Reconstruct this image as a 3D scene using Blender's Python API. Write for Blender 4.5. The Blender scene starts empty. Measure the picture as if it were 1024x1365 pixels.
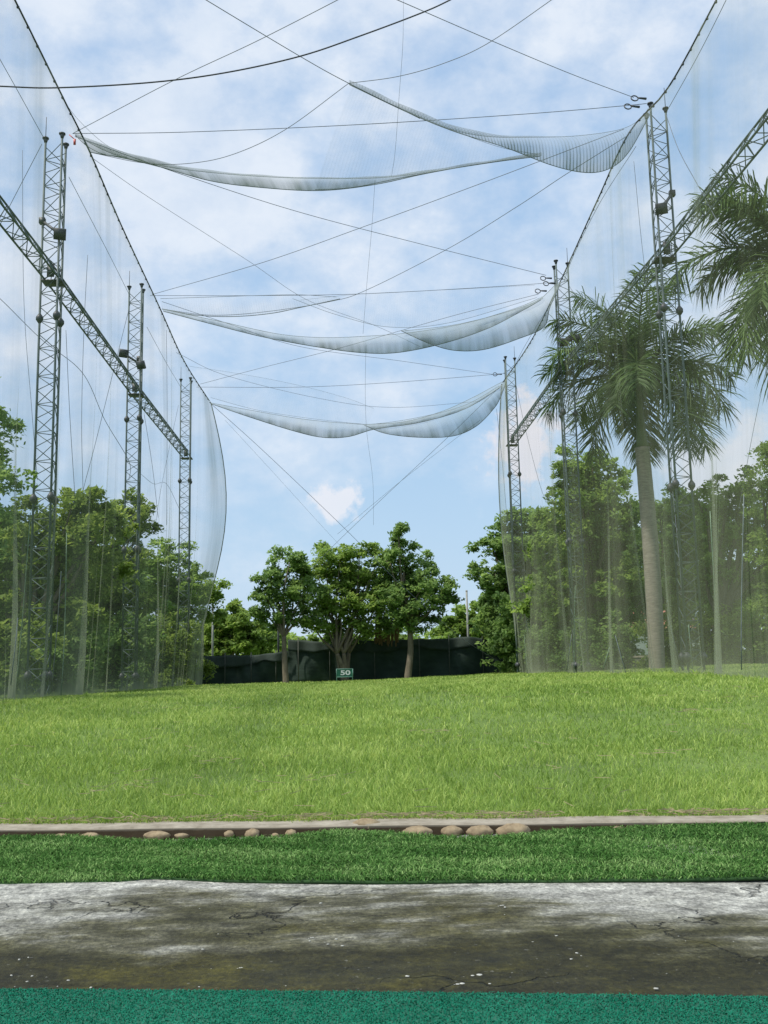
import bpy, math, random
import numpy as np
from mathutils import Vector, Matrix
random.seed(7); rng = np.random.default_rng(11)
S = bpy.context.scene
COL = S.collection
PI = math.pi
# ------------------------------------------------------------------ camera
W0, H0, F = 1024.0, 1365.0, 1350.0
VPX, VPY, ROLL = 452.0, 898.0, 0.021
CAM = np.array([0.0, 0.0, 0.9])
def cdir(px, py): return np.array([(px - W0/2)/F, -(py - H0/2)/F, -1.0])
_y = cdir(VPX, VPY); _y /= np.linalg.norm(_y)
_l = np.array([1.0, ROLL, 0.0])
_z = np.cross(_y, _l); _z /= np.linalg.norm(_z)
if _z[1] < 0: _z = -_z
_x = np.cross(_y, _z)
R = np.array([_x, _y, _z])          # camera -> world
def P(px, py, Y):
    d = R @ cdir(px, py); return CAM + d*(Y/d[1])
def G(px, py, z=0.0):
    d = R @ cdir(px, py); return CAM + d*((z - CAM[2])/d[2])
cd = bpy.data.cameras.new('camera'); cam = bpy.data.objects.new('camera', cd); COL.objects.link(cam)
cd.sensor_fit = 'VERTICAL'; cd.sensor_height = 36.0; cd.lens = F/H0*36.0
cd.clip_start = 0.05; cd.clip_end = 5000
M4 = Matrix([list(r) for r in R]).to_4x4(); M4.translation = Vector(CAM)
cam.matrix_world = M4
S.camera = cam
# ------------------------------------------------------------------ materials
def new_mat(name):
    m = bpy.data.materials.new(name); m.use_nodes = True
    nt = m.node_tree; b = nt.nodes['Principled BSDF']; return m, nt, b
def N(nt, t, **k):
    n = nt.nodes.new(t)
    for a, v in k.items():
        if a.startswith('i_'): n.inputs[a[2:].replace('_', ' ')].default_value = v
        else: setattr(n, a, v)
    return n
def ramp(nt, fac, stops):
    r = nt.nodes.new('ShaderNodeValToRGB'); e = r.color_ramp.elements
    while len(e) < len(stops): e.new(0.5)
    for el, (p, c) in zip(e, stops): el.position = p; el.color = (*c, 1)
    nt.links.new(fac, r.inputs[0]); return r.outputs[0]
def mixc(nt, f, a, b, mode='MIX'):
    m = nt.nodes.new('ShaderNodeMix'); m.data_type = 'RGBA'; m.blend_type = mode
    for s, v in ((m.inputs[0], f), (m.inputs[6], a), (m.inputs[7], b)):
        if hasattr(v, 'links'): nt.links.new(v, s)
        else: s.default_value = (*v, 1) if isinstance(v, tuple) else v
    return m.outputs[2]
def mth(nt, op, a, b=0.0, c=0.0, clamp=False):
    m = nt.nodes.new('ShaderNodeMath'); m.operation = op; m.use_clamp = clamp
    for i, v in enumerate((a, b, c)):
        if hasattr(v, 'links'): nt.links.new(v, m.inputs[i])
        else: m.inputs[i].default_value = v
    return m.outputs[0]
def noise(nt, scale, detail=4, rough=0.55, vec=None, mapscale=None):
    if vec is None: vec = nt.nodes.new('ShaderNodeTexCoord').outputs['Object']
    if mapscale:
        mp = nt.nodes.new('ShaderNodeMapping'); mp.inputs['Scale'].default_value = mapscale
        nt.links.new(vec, mp.inputs[0]); vec = mp.outputs[0]
    n = N(nt, 'ShaderNodeTexNoise'); n.inputs['Scale'].default_value = scale
    n.inputs['Detail'].default_value = detail; n.inputs['Roughness'].default_value = rough
    nt.links.new(vec, n.inputs['Vector']); return n.outputs['Fac']
def bump(nt, b, h, strength=0.5, dist=0.02):
    n = N(nt, 'ShaderNodeBump'); n.inputs['Strength'].default_value = strength; n.inputs['Distance'].default_value = dist
    nt.links.new(h, n.inputs['Height']); nt.links.new(n.outputs[0], b.inputs['Normal'])
def simple(name, c1, c2=None, scale=8, rough=0.7, metal=0.0, bmp=0.0, mapscale=None, bdist=0.01):
    m, nt, b = new_mat(name)
    c2 = c2 or tuple(min(1, x*1.5) for x in c1)
    f = noise(nt, scale, 6, 0.6, mapscale=mapscale)
    nt.links.new(ramp(nt, f, [(0.3, c1), (0.7, c2)]), b.inputs['Base Color'])
    b.inputs['Roughness'].default_value = rough; b.inputs['Metallic'].default_value = metal
    if bmp: bump(nt, b, f, bmp, bdist)
    return m
def leafmat(name, dark, mid, light, big=0.6, trans=0.53, rough=0.6, spec=0.3):
    """leaf colour varies from clump to clump (object space noise) and from leaf to leaf (random per leaf attribute)"""
    m, nt, b = new_mat(name)
    f1 = noise(nt, big, 3, 0.6)
    at = N(nt, 'ShaderNodeAttribute', attribute_name='rnd')
    f = mth(nt, 'ADD', mth(nt, 'MULTIPLY', f1, 0.55), mth(nt, 'MULTIPLY', at.outputs['Fac'], 0.45))
    c = ramp(nt, f, [(0.25, dark), (0.5, mid), (0.75, light)])
    nt.links.new(c, b.inputs['Base Color']); b.inputs['Roughness'].default_value = rough
    b.inputs['Specular IOR Level'].default_value = spec
    tr = N(nt, 'ShaderNodeBsdfTranslucent'); hs = N(nt, 'ShaderNodeHueSaturation')
    hs.inputs['Value'].default_value = 1.3; hs.inputs['Hue'].default_value = 0.485
    nt.links.new(c, hs.inputs['Color']); nt.links.new(hs.outputs[0], tr.inputs[0])
    mx = N(nt, 'ShaderNodeMixShader'); mx.inputs[0].default_value = trans
    nt.links.new(b.outputs[0], mx.inputs[1]); nt.links.new(tr.outputs[0], mx.inputs[2])
    nt.links.new(mx.outputs[0], nt.nodes['Material Output'].inputs[0])
    return m
def netmat(name, col, alpha, line=0.0):
    """netting: the share of thread to gap is the alpha; 'dens' says where the net is bunched into more layers"""
    m, nt, b = new_mat(name)
    b.inputs['Base Color'].default_value = (*col, 1); b.inputs['Roughness'].default_value = 0.8
    b.inputs['Specular IOR Level'].default_value = 0.1
    at = N(nt, 'ShaderNodeAttribute', attribute_name='dens')
    uv = N(nt, 'ShaderNodeUVMap').outputs[0]
    a = mth(nt, 'MULTIPLY', at.outputs['Fac'], alpha)
    f = noise(nt, 1.0, 5, 0.65, vec=uv, mapscale=(2.2, 0.12, 1))       # tension streaks, running down
    f = mth(nt, 'MULTIPLY_ADD', f, 2.0, 0.0)
    a = mth(nt, 'MULTIPLY', a, f)
    if line:
        w = N(nt, 'ShaderNodeTexWave'); w.wave_type = 'BANDS'; w.bands_direction = 'X'
        w.inputs['Scale'].default_value = line; w.inputs['Distortion'].default_value = 0.8; w.inputs['Detail'].default_value = 1
        nt.links.new(uv, w.inputs['Vector'])
        w2 = mth(nt, 'POWER', w.outputs['Fac'], 3.0)
        a = mth(nt, 'MULTIPLY', a, mth(nt, 'MULTIPLY_ADD', w2, 0.7, 0.7))
    a = mth(nt, 'MINIMUM', a, 0.9, clamp=True)
    tp = N(nt, 'ShaderNodeBsdfTransparent'); mx = N(nt, 'ShaderNodeMixShader')
    nt.links.new(a, mx.inputs[0]); nt.links.new(tp.outputs[0], mx.inputs[1]); nt.links.new(b.outputs[0], mx.inputs[2])
    nt.links.new(mx.outputs[0], nt.nodes['Material Output'].inputs[0])
    return m
STEEL = simple('painted steel', (0.045, 0.075, 0.075), (0.09, 0.125, 0.12), 6, 0.55)
STEELD = simple('dark steel', (0.03, 0.035, 0.04), (0.06, 0.065, 0.07), 10, 0.5)
WIRE = simple('wire', (0.10, 0.12, 0.15), (0.16, 0.18, 0.22), 3, 0.6)
BLACK = simple('black rubber cable', (0.03, 0.035, 0.045), (0.05, 0.055, 0.07), 3, 0.6)
ROPE = simple('net rope', (0.10, 0.13, 0.13), (0.18, 0.21, 0.20), 9, 0.8)
ROPEG = simple('green net cord', (0.12, 0.18, 0.12), (0.22, 0.30, 0.2), 9, 0.8)
DPOST = simple('weathered post', (0.05, 0.06, 0.05), (0.10, 0.11, 0.09), 6, 0.8)
BARK = simple('bark', (0.07, 0.055, 0.04), (0.17, 0.14, 0.10), 7, 0.9, bmp=0.6, mapscale=(1, 1, 0.3), bdist=0.03)
BARKP = simple('pale bark', (0.11, 0.09, 0.06), (0.20, 0.17, 0.12), 7, 0.9, bmp=0.5, mapscale=(1, 1, 0.4), bdist=0.03)
REDPLASTIC = simple('red tag', (0.5, 0.05, 0.04), (0.6, 0.08, 0.06), 5, 0.5)
GREENSIGN = simple('green sign paint', (0.015, 0.13, 0.075), (0.02, 0.16, 0.09), 6, 0.45)
WHITEP = simple('white paint', (0.7, 0.75, 0.72), (0.8, 0.82, 0.8), 6, 0.5)
SIGNF = simple('pale green frame', (0.22, 0.42, 0.34), (0.28, 0.5, 0.40), 6, 0.5)
POST = simple('grey post', (0.22, 0.23, 0.22), (0.34, 0.35, 0.33), 6, 0.6)
SHADE = simple('green black shade cloth', (0.009, 0.026, 0.018), (0.026, 0.052, 0.036), 1.2, 0.75, bmp=0.35, mapscale=(1, 1, 3), bdist=0.1)
SHADE2 = simple('worn shade cloth', (0.012, 0.026, 0.02), (0.035, 0.055, 0.042), 1.5, 0.8, bmp=0.3, bdist=0.1)
L_DEEP = leafmat('deep green leaves', (0.085, 0.16, 0.045), (0.175, 0.295, 0.08), (0.30, 0.44, 0.13))
L_MID = leafmat('mid green leaves', (0.10, 0.175, 0.036), (0.205, 0.33, 0.068), (0.34, 0.47, 0.115))
L_OLIVE = leafmat('olive leaves', (0.095, 0.15, 0.028), (0.18, 0.27, 0.05), (0.31, 0.42, 0.095))
L_LIGHT = leafmat('light green leaves', (0.10, 0.17, 0.035), (0.19, 0.30, 0.06), (0.31, 0.43, 0.10))
L_PALM = leafmat('palm leaflets', (0.035, 0.07, 0.018), (0.07, 0.13, 0.034), (0.15, 0.23, 0.07), 1.2, 0.3, 0.6)
M_GRASS = leafmat('grass blades', (0.125, 0.22, 0.035), (0.26, 0.395, 0.075), (0.48, 0.58, 0.17), 0.5, 0.4, 0.6)
M_TURF = leafmat('plastic turf blades', (0.030, 0.09, 0.018), (0.085, 0.20, 0.045), (0.26, 0.40, 0.14), 2.0, 0.12, 0.9, 0.05)
M_TEE = leafmat('teal carpet pile', (0.006, 0.115, 0.068), (0.016, 0.175, 0.108), (0.04, 0.26, 0.17), 3.0, 0.1, 0.9, 0.03)
M_STRAW = simple('dry straw', (0.30, 0.24, 0.13), (0.5, 0.42, 0.26), 20, 0.8)
M_STONE = simple('tan stone', (0.16, 0.115, 0.065), (0.36, 0.28, 0.17), 16, 0.85, bmp=0.5)
M_KERB = simple('weathered concrete kerb', (0.20, 0.18, 0.14), (0.38, 0.345, 0.28), 10, 0.9, bmp=0.4)
def _kerb_dark_low():
    m, nt, b = new_mat('kerb darker below')
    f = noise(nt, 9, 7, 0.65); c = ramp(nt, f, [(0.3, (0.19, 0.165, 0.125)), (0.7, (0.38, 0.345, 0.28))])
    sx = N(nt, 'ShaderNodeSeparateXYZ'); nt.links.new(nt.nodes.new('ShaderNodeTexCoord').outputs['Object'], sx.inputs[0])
    q = mth(nt, 'MULTIPLY_ADD', mth(nt, 'SUBTRACT', 0.052, sx.outputs[2]), 60.0, mth(nt, 'MULTIPLY_ADD', f, 1.2, -0.6), clamp=True)  # kerb colour turns dark brown below its top edge, broken up by noise
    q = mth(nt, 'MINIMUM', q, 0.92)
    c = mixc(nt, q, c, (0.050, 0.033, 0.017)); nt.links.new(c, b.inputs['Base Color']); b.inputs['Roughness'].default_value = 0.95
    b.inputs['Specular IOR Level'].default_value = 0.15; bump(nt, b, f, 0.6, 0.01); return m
M_KERBD = _kerb_dark_low()
# ------------------------------------------------------------------ mesh helpers
class MB:
    def __init__(s): s.v = []; s.f = []; s.n = 0; s.dens = []; s.uv = []; s.rnd = []; s.has_uv = False; s.has_r = False
    def add(s, v, f, dens=None, uv=None, rnd=None):
        v = np.asarray(v, float).reshape(-1, 3); f = [np.asarray(f)] if not isinstance(f, list) else f
        for q in f:
            q = np.asarray(q)
            if q.size: s.f.append(q + s.n)
        s.v.append(v); s.n += len(v)
        s.uv.append(np.zeros((len(v), 2)) if uv is None else uv); s.has_uv |= uv is not None
        s.dens.append(np.ones(len(v)) if dens is None else dens)
        s.rnd.append(np.full(len(v), 0.5) if rnd is None else rnd); s.has_r |= rnd is not None
    def tube(s, pts, rad, n=6, cap=True):
        pts = np.asarray(pts, float); k = len(pts); rad = np.broadcast_to(np.asarray(rad, float), (k,))
        t = np.gradient(pts, axis=0); t /= np.linalg.norm(t, axis=1)[:, None] + 1e-12
        ref = np.array([0, 0, 1.0]) if abs(t[:, 2]).mean() < 0.8 else np.array([1.0, 0, 0])
        a = np.cross(t, ref); a /= np.linalg.norm(a, axis=1)[:, None] + 1e-12
        b = np.cross(t, a)
        th = np.arange(n)*2*PI/n
        v = (pts[:, None] + rad[:, None, None]*(np.cos(th)[None, :, None]*a[:, None] + np.sin(th)[None, :, None]*b[:, None])).reshape(-1, 3)
        i = np.arange(k-1)[:, None]*n; j = np.arange(n)[None]; j2 = (j+1) % n
        q = np.stack([i+j, i+j2, i+n+j2, i+n+j], -1).reshape(-1, 4)
        fs = [q]
        if cap:
            tri = np.array([[0, x+1, x] for x in range(1, n-1)]); fs += [tri, tri[:, ::-1] + (k-1)*n]
        s.add(v, fs)
    def box(s, c, sz, rot=None):
        v = np.array([[x, y, z] for x in (-.5, .5) for y in (-.5, .5) for z in (-.5, .5)])*np.asarray(sz)
        if rot is not None: v = v @ np.array(rot).T
        s.add(v + np.asarray(c), np.array([[0, 1, 3, 2], [4, 6, 7, 5], [0, 4, 5, 1], [2, 3, 7, 6], [0, 2, 6, 4], [1, 5, 7, 3]]))
    def grid(s, V, dens=None, uv=None):
        a, b = V.shape[:2]; i = np.arange(a-1)[:, None]*b; j = np.arange(b-1)[None]
        q = np.stack([i+j, i+j+1, i+b+j+1, i+b+j], -1).reshape(-1, 4)
        s.add(V.reshape(-1, 3), q, None if dens is None else dens.reshape(-1), None if uv is None else uv.reshape(-1, 2))
    def ball(s, c, r, squash=1.0, n=8):
        k = n//2 + 1; ph = np.linspace(0.02, PI-0.02, k)
        c = np.asarray(c, float)
        s.tube(c + np.stack([0*ph, 0*ph, -np.cos(ph)*r*squash], 1), np.sin(ph)*r, n)
    def build(s, name, mat, parent=None, origin=None, smooth=True, solid=0.0):
        v = np.concatenate(s.v)
        o0 = np.array(parent.matrix_basis.translation if parent is not None and origin is None else (origin if origin is not None else (0, 0, 0)), float)
        if parent is not None and parent.parent is not None and origin is None:
            o0 = o0 + np.array(parent.parent.location)
        v = v - o0
        me = bpy.data.meshes.new(name); me.vertices.add(len(v)); me.vertices.foreach_set('co', v.ravel().astype(np.float32))
        lt = np.concatenate([np.full(len(q), q.shape[1]) for q in s.f]); li = np.concatenate([q.ravel() for q in s.f])
        me.loops.add(len(li)); me.loops.foreach_set('vertex_index', li.astype(np.int32))
        me.polygons.add(len(lt)); st = np.concatenate([[0], np.cumsum(lt)[:-1]])
        me.polygons.foreach_set('loop_start', st.astype(np.int32)); me.polygons.foreach_set('loop_total', lt.astype(np.int32))
        me.polygons.foreach_set('use_smooth', np.full(len(lt), smooth))
        if s.has_uv:
            uv = np.concatenate(s.uv); ul = me.uv_layers.new(name='UVMap'); ul.data.foreach_set('uv', uv[li].ravel().astype(np.float32))
            at = me.attributes.new('dens', 'FLOAT', 'POINT'); at.data.foreach_set('value', np.concatenate(s.dens).astype(np.float32))
        if s.has_r:
            at = me.attributes.new('rnd', 'FLOAT', 'POINT'); at.data.foreach_set('value', np.concatenate(s.rnd).astype(np.float32))
        me.update(calc_edges=True); me.validate()
        ob = bpy.data.objects.new(name, me); me.materials.append(mat); COL.objects.link(ob)
        if parent is not None: ob.parent = parent
        elif origin is not None: ob.location = origin
        if solid:
            md = ob.modifiers.new('thickness', 'SOLIDIFY'); md.thickness = solid; md.offset = -1
        return ob
def tag(o, label=None, cat=None, group=None, kind=None):
    if label: o['label'] = label
    if cat: o['category'] = cat
    if group: o['group'] = group
    if kind: o['kind'] = kind
    return o
def thing(name, loc, label, cat, group=None):
    o = bpy.data.objects.new(name, None); o.location = tuple(float(x) for x in loc); COL.objects.link(o); o.empty_display_size = 0.2
    return tag(o, label, cat, group)
def dup(root, loc, label):
    r = root.copy(); COL.objects.link(r); r.location = tuple(float(x) for x in loc); r['label'] = label
    for ch in list(root.children):
        c = ch.copy(); COL.objects.link(c); c.parent = r
        for g in list(ch.children):
            d = g.copy(); COL.objects.link(d); d.parent = c
    return r
def catmull(pts, k=10):
    p = np.asarray(pts, float)
    if len(p) == 2: return p[0] + (p[1]-p[0])*np.linspace(0, 1, k)[:, None]
    p = np.vstack([2*p[0]-p[1], p, 2*p[-1]-p[-2]]); out = []
    for i in range(1, len(p)-2):
        t = np.linspace(0, 1, k, endpoint=False)[:, None]
        out.append(0.5*((2*p[i]) + (-p[i-1]+p[i+1])*t + (2*p[i-1]-5*p[i]+4*p[i+1]-p[i+2])*t*t + (-p[i-1]+3*p[i]-3*p[i+1]+p[i+2])*t**3))
    out.append(p[-2][None]); return np.vstack(out)
def resample(c, n):
    d = np.concatenate([[0], np.cumsum(np.linalg.norm(np.diff(c, axis=0), axis=1))]); t = np.linspace(0, d[-1], n)
    return np.stack([np.interp(t, d, c[:, i]) for i in range(3)], 1)
def vnoise(x, seed=0, oct=3):
    x = np.asarray(x, float); r = np.random.default_rng(seed); out = 0
    for o in range(oct): out = out + np.sin(x*(1.0+1.13*o)*1.9 + r.random()*6.28)*0.6**o + np.sin(x*(0.77+0.9*o)*1.3 + r.random()*6.28)*0.5**o
    return out/3
# ------------------------------------------------------------------ terrain
def smooth(t): t = np.clip(t, 0, 1); return t*t*(3-2*t)
_ka, _kb = G(0, 1105, 0.058), G(1024, 1092.5, 0.058)
KSL = (_kb[1]-_ka[1])/(_kb[0]-_ka[0]); KY0 = _ka[1] - KSL*_ka[0]; KY1 = KY0 + 0.22   # kerb front and back at x = 0
def kx(x): return KSL*x
print('kerb', KY0, KSL)
def gz(x, y):
    """height of the lawn"""
    x = np.asarray(x, float); y = np.asarray(y, float)
    z = 0.045 + (0.49 + 0.030*np.clip(x, 0, 12))*smooth((y-5.5)/13.5)**0.85
    z = z + 0.008*np.sin(x*0.7+y*0.33)*smooth((y-7)/5) + 0.012*np.sin(x*1.9-y*1.1)*smooth((y-6.5)/3)
    return z
ys = np.concatenate([np.linspace(-60, KY0+0.06, 14), np.linspace(KY0+0.10, 50, 150), np.geomspace(54, 3000, 26)])
xs = np.concatenate([-np.geomspace(2500, 26, 18), np.linspace(-24, 24, 97), np.geomspace(26, 2500, 18)])
X, Y = np.meshgrid(xs, ys)
Z = np.where(Y < KY0+0.08, -0.12, gz(X, Y) - 0.012)
Y = Y + kx(np.clip(X, -9, 9))*np.clip(1-np.abs(Y-KY0)/10, 0, 1)
Z = np.where(Y > 60, 0.52, Z)
m, nt, b = new_mat('lawn soil and thatch')
c = ramp(nt, noise(nt, 0.9, 6, 0.65), [(0.3, (0.085, 0.15, 0.02)), (0.55, (0.15, 0.25, 0.035)), (0.75, (0.24, 0.33, 0.07))])
c = mixc(nt, ramp(nt, noise(nt, 0.35, 5, 0.7), [(0.62, (0, 0, 0)), (0.75, (0.5, 0.5, 0.5))]), c, (0.27, 0.24, 0.12))
c = mixc(nt, ramp(nt, noise(nt, 40, 3, 0.7), [(0.35, (0, 0, 0)), (0.6, (1, 1, 1))]), (0.09, 0.13, 0.03), c)
nt.links.new(c, b.inputs['Base Color']); b.inputs['Roughness'].default_value = 0.95
bump(nt, b, noise(nt, 60, 4, 0.7), 0.6, 0.03)
g = MB(); g.grid(np.stack([X, Y, Z], -1)); o = g.build('lawn', m); tag(o, kind='structure')
# concrete walkway
m, nt, b = new_mat('stained mossy concrete')
tc = N(nt, 'ShaderNodeTexCoord').outputs['Object']
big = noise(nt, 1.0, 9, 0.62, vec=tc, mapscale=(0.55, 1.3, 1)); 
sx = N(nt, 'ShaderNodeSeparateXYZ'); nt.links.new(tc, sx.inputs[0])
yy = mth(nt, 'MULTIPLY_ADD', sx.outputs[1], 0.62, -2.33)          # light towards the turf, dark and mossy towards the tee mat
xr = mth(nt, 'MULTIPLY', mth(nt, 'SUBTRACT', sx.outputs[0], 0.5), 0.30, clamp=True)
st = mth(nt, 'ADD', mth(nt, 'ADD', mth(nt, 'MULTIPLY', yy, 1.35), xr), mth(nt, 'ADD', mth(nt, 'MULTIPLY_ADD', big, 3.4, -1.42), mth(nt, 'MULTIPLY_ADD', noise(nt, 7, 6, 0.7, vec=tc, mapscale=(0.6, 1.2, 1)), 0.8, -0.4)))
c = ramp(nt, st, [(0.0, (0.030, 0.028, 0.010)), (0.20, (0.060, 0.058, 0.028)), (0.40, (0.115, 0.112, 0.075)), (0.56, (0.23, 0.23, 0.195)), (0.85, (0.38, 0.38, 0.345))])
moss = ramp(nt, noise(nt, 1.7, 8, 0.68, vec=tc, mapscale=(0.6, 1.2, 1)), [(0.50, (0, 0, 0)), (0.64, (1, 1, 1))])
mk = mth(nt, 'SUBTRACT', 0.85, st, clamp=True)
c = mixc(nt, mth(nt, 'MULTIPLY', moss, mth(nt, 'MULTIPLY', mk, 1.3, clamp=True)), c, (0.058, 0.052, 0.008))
fine = noise(nt, 9, 10, 0.78, vec=tc, mapscale=(0.7, 0.8, 1))
c = mixc(nt, 1.0, c, ramp(nt, fine, [(0.34, (0.35, 0.35, 0.35)), (0.5, (0.92, 0.92, 0.92)), (0.66, (1.6, 1.6, 1.6))]), 'MULTIPLY')
vo = N(nt, 'ShaderNodeTexVoronoi', feature='DISTANCE_TO_EDGE'); vo.inputs['Scale'].default_value = 1.1
wp = N(nt, 'ShaderNodeVectorMath', operation='ADD'); nz = N(nt, 'ShaderNodeTexNoise'); nz.inputs['Scale'].default_value = 3.0; nz.inputs['Detail'].default_value = 6
nt.links.new(tc, nz.inputs['Vector']); nt.links.new(tc, wp.inputs[0]); nt.links.new(nz.outputs['Color'], wp.inputs[1]); nt.links.new(wp.outputs[0], vo.inputs['Vector'])
crk = ramp(nt, vo.outputs['Distance'], [(0.0, (1, 1, 1)), (0.012, (0, 0, 0))])
crk = mth(nt, 'MULTIPLY', mth(nt, 'MULTIPLY', crk, 0.7), ramp(nt, noise(nt, 0.9, 2, 0.5, vec=tc), [(0.48, (0, 0, 0)), (0.56, (1, 1, 1))]))
c = mixc(nt, crk, c, (0.012, 0.011, 0.008))
grit = noise(nt, 60, 5, 0.8, vec=tc, mapscale=(1, 0.7, 1))
c = mixc(nt, 1.0, c, ramp(nt, grit, [(0.30, (0.35, 0.35, 0.33)), (0.5, (1, 1, 1)), (0.68, (1.75, 1.72, 1.65))]), 'MULTIPLY')
spk = ramp(nt, noise(nt, 55, 2, 0.5, vec=tc), [(0.70, (0, 0, 0)), (0.74, (1, 1, 1))])
c = mixc(nt, mth(nt, 'MULTIPLY', spk, 0.25), c, (0.4, 0.4, 0.37))
nt.links.new(c, b.inputs['Base Color']); b.inputs['Specular IOR Level'].default_value = 0.2
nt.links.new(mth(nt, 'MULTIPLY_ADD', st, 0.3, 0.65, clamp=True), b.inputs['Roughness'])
h = mth(nt, 'SUBTRACT', mth(nt, 'ADD', mth(nt, 'MULTIPLY_ADD', grit, 0.25, mth(nt, 'MULTIPLY', fine, 0.6)), big), crk)
bump(nt, b, h, 1.0, 0.03)
CONC_Y1 = KY0 - 0.02
g = MB(); xx = np.linspace(-9, 9, 90); yv = np.linspace(-3, CONC_Y1, 60); X, Y = np.meshgrid(xx, yv)
Y = Y + KSL*X*smooth((Y-3)/3); Zc = 0.006*np.sin(X*1.3+Y*2.1) + 0.004*np.sin(X*3.1-Y*1.7)
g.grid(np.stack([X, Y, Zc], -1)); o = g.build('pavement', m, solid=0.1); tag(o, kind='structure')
# kerb
g = MB(); L = 60; kxs = np.linspace(-9, 9, L); prof = [(0, -0.1), (0, 0.048), (0.012, 0.058), (0.20, 0.060), (0.22, 0.05), (0.22, -0.1)]
V = np.array([[[x, KY0 + kx(x) + p + 0.006*math.sin(x*2.3), z + 0.003*math.sin(x*5.1)] for p, z in prof] for x in kxs])
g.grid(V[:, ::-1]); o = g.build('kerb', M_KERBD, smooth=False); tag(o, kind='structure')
# ------------------------------------------------------------------ blades
def blades(n, pos, h, w, lean, rnd, seg=2, mb=None):
    """n bent blades: pos (n,3), height, width, lean as arrays"""
    a = rng.random(n)*2*PI; d = np.stack([np.cos(a), np.sin(a), 0*a], 1); ang = rng.random(n)*2*PI
    side = np.stack([np.cos(ang), np.sin(ang), 0*ang], 1)*(w/2)[:, None]
    up = np.array([0, 0, 1.0])
    mid = pos + up*(h*0.55)[:, None] + d*(lean*h*0.35)[:, None]
    tip = pos + up*(h*np.clip(1-0.35*lean, 0.35, 1))[:, None] + d*(lean*h)[:, None]
    v = np.stack([pos-side, pos+side, mid+side*0.8, mid-side*0.8, tip], 1).reshape(-1, 3)
    i = np.arange(n)[:, None]*5
    mb.add(v, [i + np.array([[0, 1, 2, 3]]), i + np.array([[3, 2, 4]])], rnd=np.repeat(rnd, 5))
# lawn grass
g = MB(); n = 400000
u = rng.random(n); y = 6.0*(50/6.0)**u
x = (rng.random(n)-0.5)*2*(0.62*y+1.5) + 0.02*y
clump = vnoise(x*1.7, 3)+vnoise(y*1.6, 5)+0.7*vnoise(x*0.5+y*0.3, 8)
keep = (x < 7.4) | (y < 55); keep &= (rng.random(n) < 0.8+0.35*clump) & (y > KY1 + kx(x) - 0.06 + 0.05*vnoise(x*7, 91))
bare = (vnoise(x*0.9+2, 21)+vnoise(y*1.1, 22)+0.6*vnoise(x*2.3-y*1.9, 23)) > 1.15
x2 = rng.uniform(-5, 5, 16000); y2 = KY1 + kx(x2) - 0.05 + 0.35*rng.random(16000)**1.5
x = np.concatenate([x, x2]); y = np.concatenate([y, y2]); keep = np.concatenate([keep, np.ones(16000, bool)]); clump = np.concatenate([clump, 0.2*rng.standard_normal(16000)])
x, y, clump = x[keep], y[keep], clump[keep]; n = len(x)
hh = (0.05 + 0.05*rng.random(n)**1.5 + 0.014*np.clip(clump, -1, 1)); hh = np.clip(hh, 0.02, 0.15)
edge = y < KY1 + kx(x) + 0.12; hh[edge] *= 0.8
ww = np.maximum(0.0036, y*0.00078)*(0.7+0.6*rng.random(n))
rn = np.clip(0.42 + 0.30*rng.standard_normal(n) + 0.10*clump + 0.2*smooth((y-9)/16), 0, 1)
blades(n, np.stack([x, y, gz(x, y)-0.012], 1), hh, ww, 0.3+0.9*rng.random(n), rn, mb=g)
# taller tufts
nt_ = 150
for k in range(nt_):
    ty = 6.2*(26/6.2)**random.random(); tx = random.uniform(-1, 1)*(0.5*ty+1)
    q = random.randint(6, 18); px_ = tx + rng.normal(0, 0.03, q); py_ = ty + rng.normal(0, 0.03, q)
    blades(q, np.stack([px_, py_, gz(px_, py_)-0.01], 1), 0.09+0.11*rng.random(q), np.full(q, max(0.006, ty*0.0009)), 0.3+0.8*rng.random(q), np.clip(0.55+0.3*rng.random(q), 0, 1), mb=g)
o = g.build('grass', M_GRASS); tag(o, 'bright green mown grass covering the driving range', 'grass', kind='stuff')
# dry thatch over the kerb edge and lying straws
g = MB(); n = 2200
x = rng.uniform(-4.6, 4.6, n); keep = (vnoise(x*2.2, 31)+rng.random(n)*0.9) > 0.25; x = x[keep]; n = len(x)
y = KY1 + kx(x) - 0.04 + np.abs(rng.normal(0, 0.05, n))
a = rng.random(n)*2*PI; ln = rng.uniform(0.03, 0.11, n); d = np.stack([np.cos(a)*ln, np.sin(a)*ln*0.5, rng.normal(0, 0.012, n)], 1)
p = np.stack([x, y, np.maximum(gz(x, y), 0.062)+rng.random(n)*0.03], 1); wv = np.stack([0*a, 0*a+0.0, 0*a+0.002], 1)
g.add(np.stack([p-d/2-wv, p+d/2-wv, p+d/2+wv, p-d/2+wv], 1).reshape(-1, 3), np.arange(n)[:, None]*4 + np.array([[0, 1, 2, 3]]))
n = 260; y = 6.2*(20/6.2)**rng.random(n); x = rng.uniform(-1, 1, n)*(0.5*y+1); a = rng.random(n)*2*PI; ln = rng.uniform(0.05, 0.16, n)
d = np.stack([np.cos(a)*ln, np.sin(a)*ln, rng.normal(0, 0.015, n)], 1); p = np.stack([x, y, gz(x, y)+0.045+0.02*rng.random(n)], 1); wv = np.zeros((n, 3)); wv[:, 2] = 0.0018
g.add(np.stack([p-d/2-wv, p+d/2-wv, p+d/2+wv, p-d/2+wv], 1).reshape(-1, 3), np.arange(n)[:, None]*4 + np.array([[0, 1, 2, 3]]))
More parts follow.
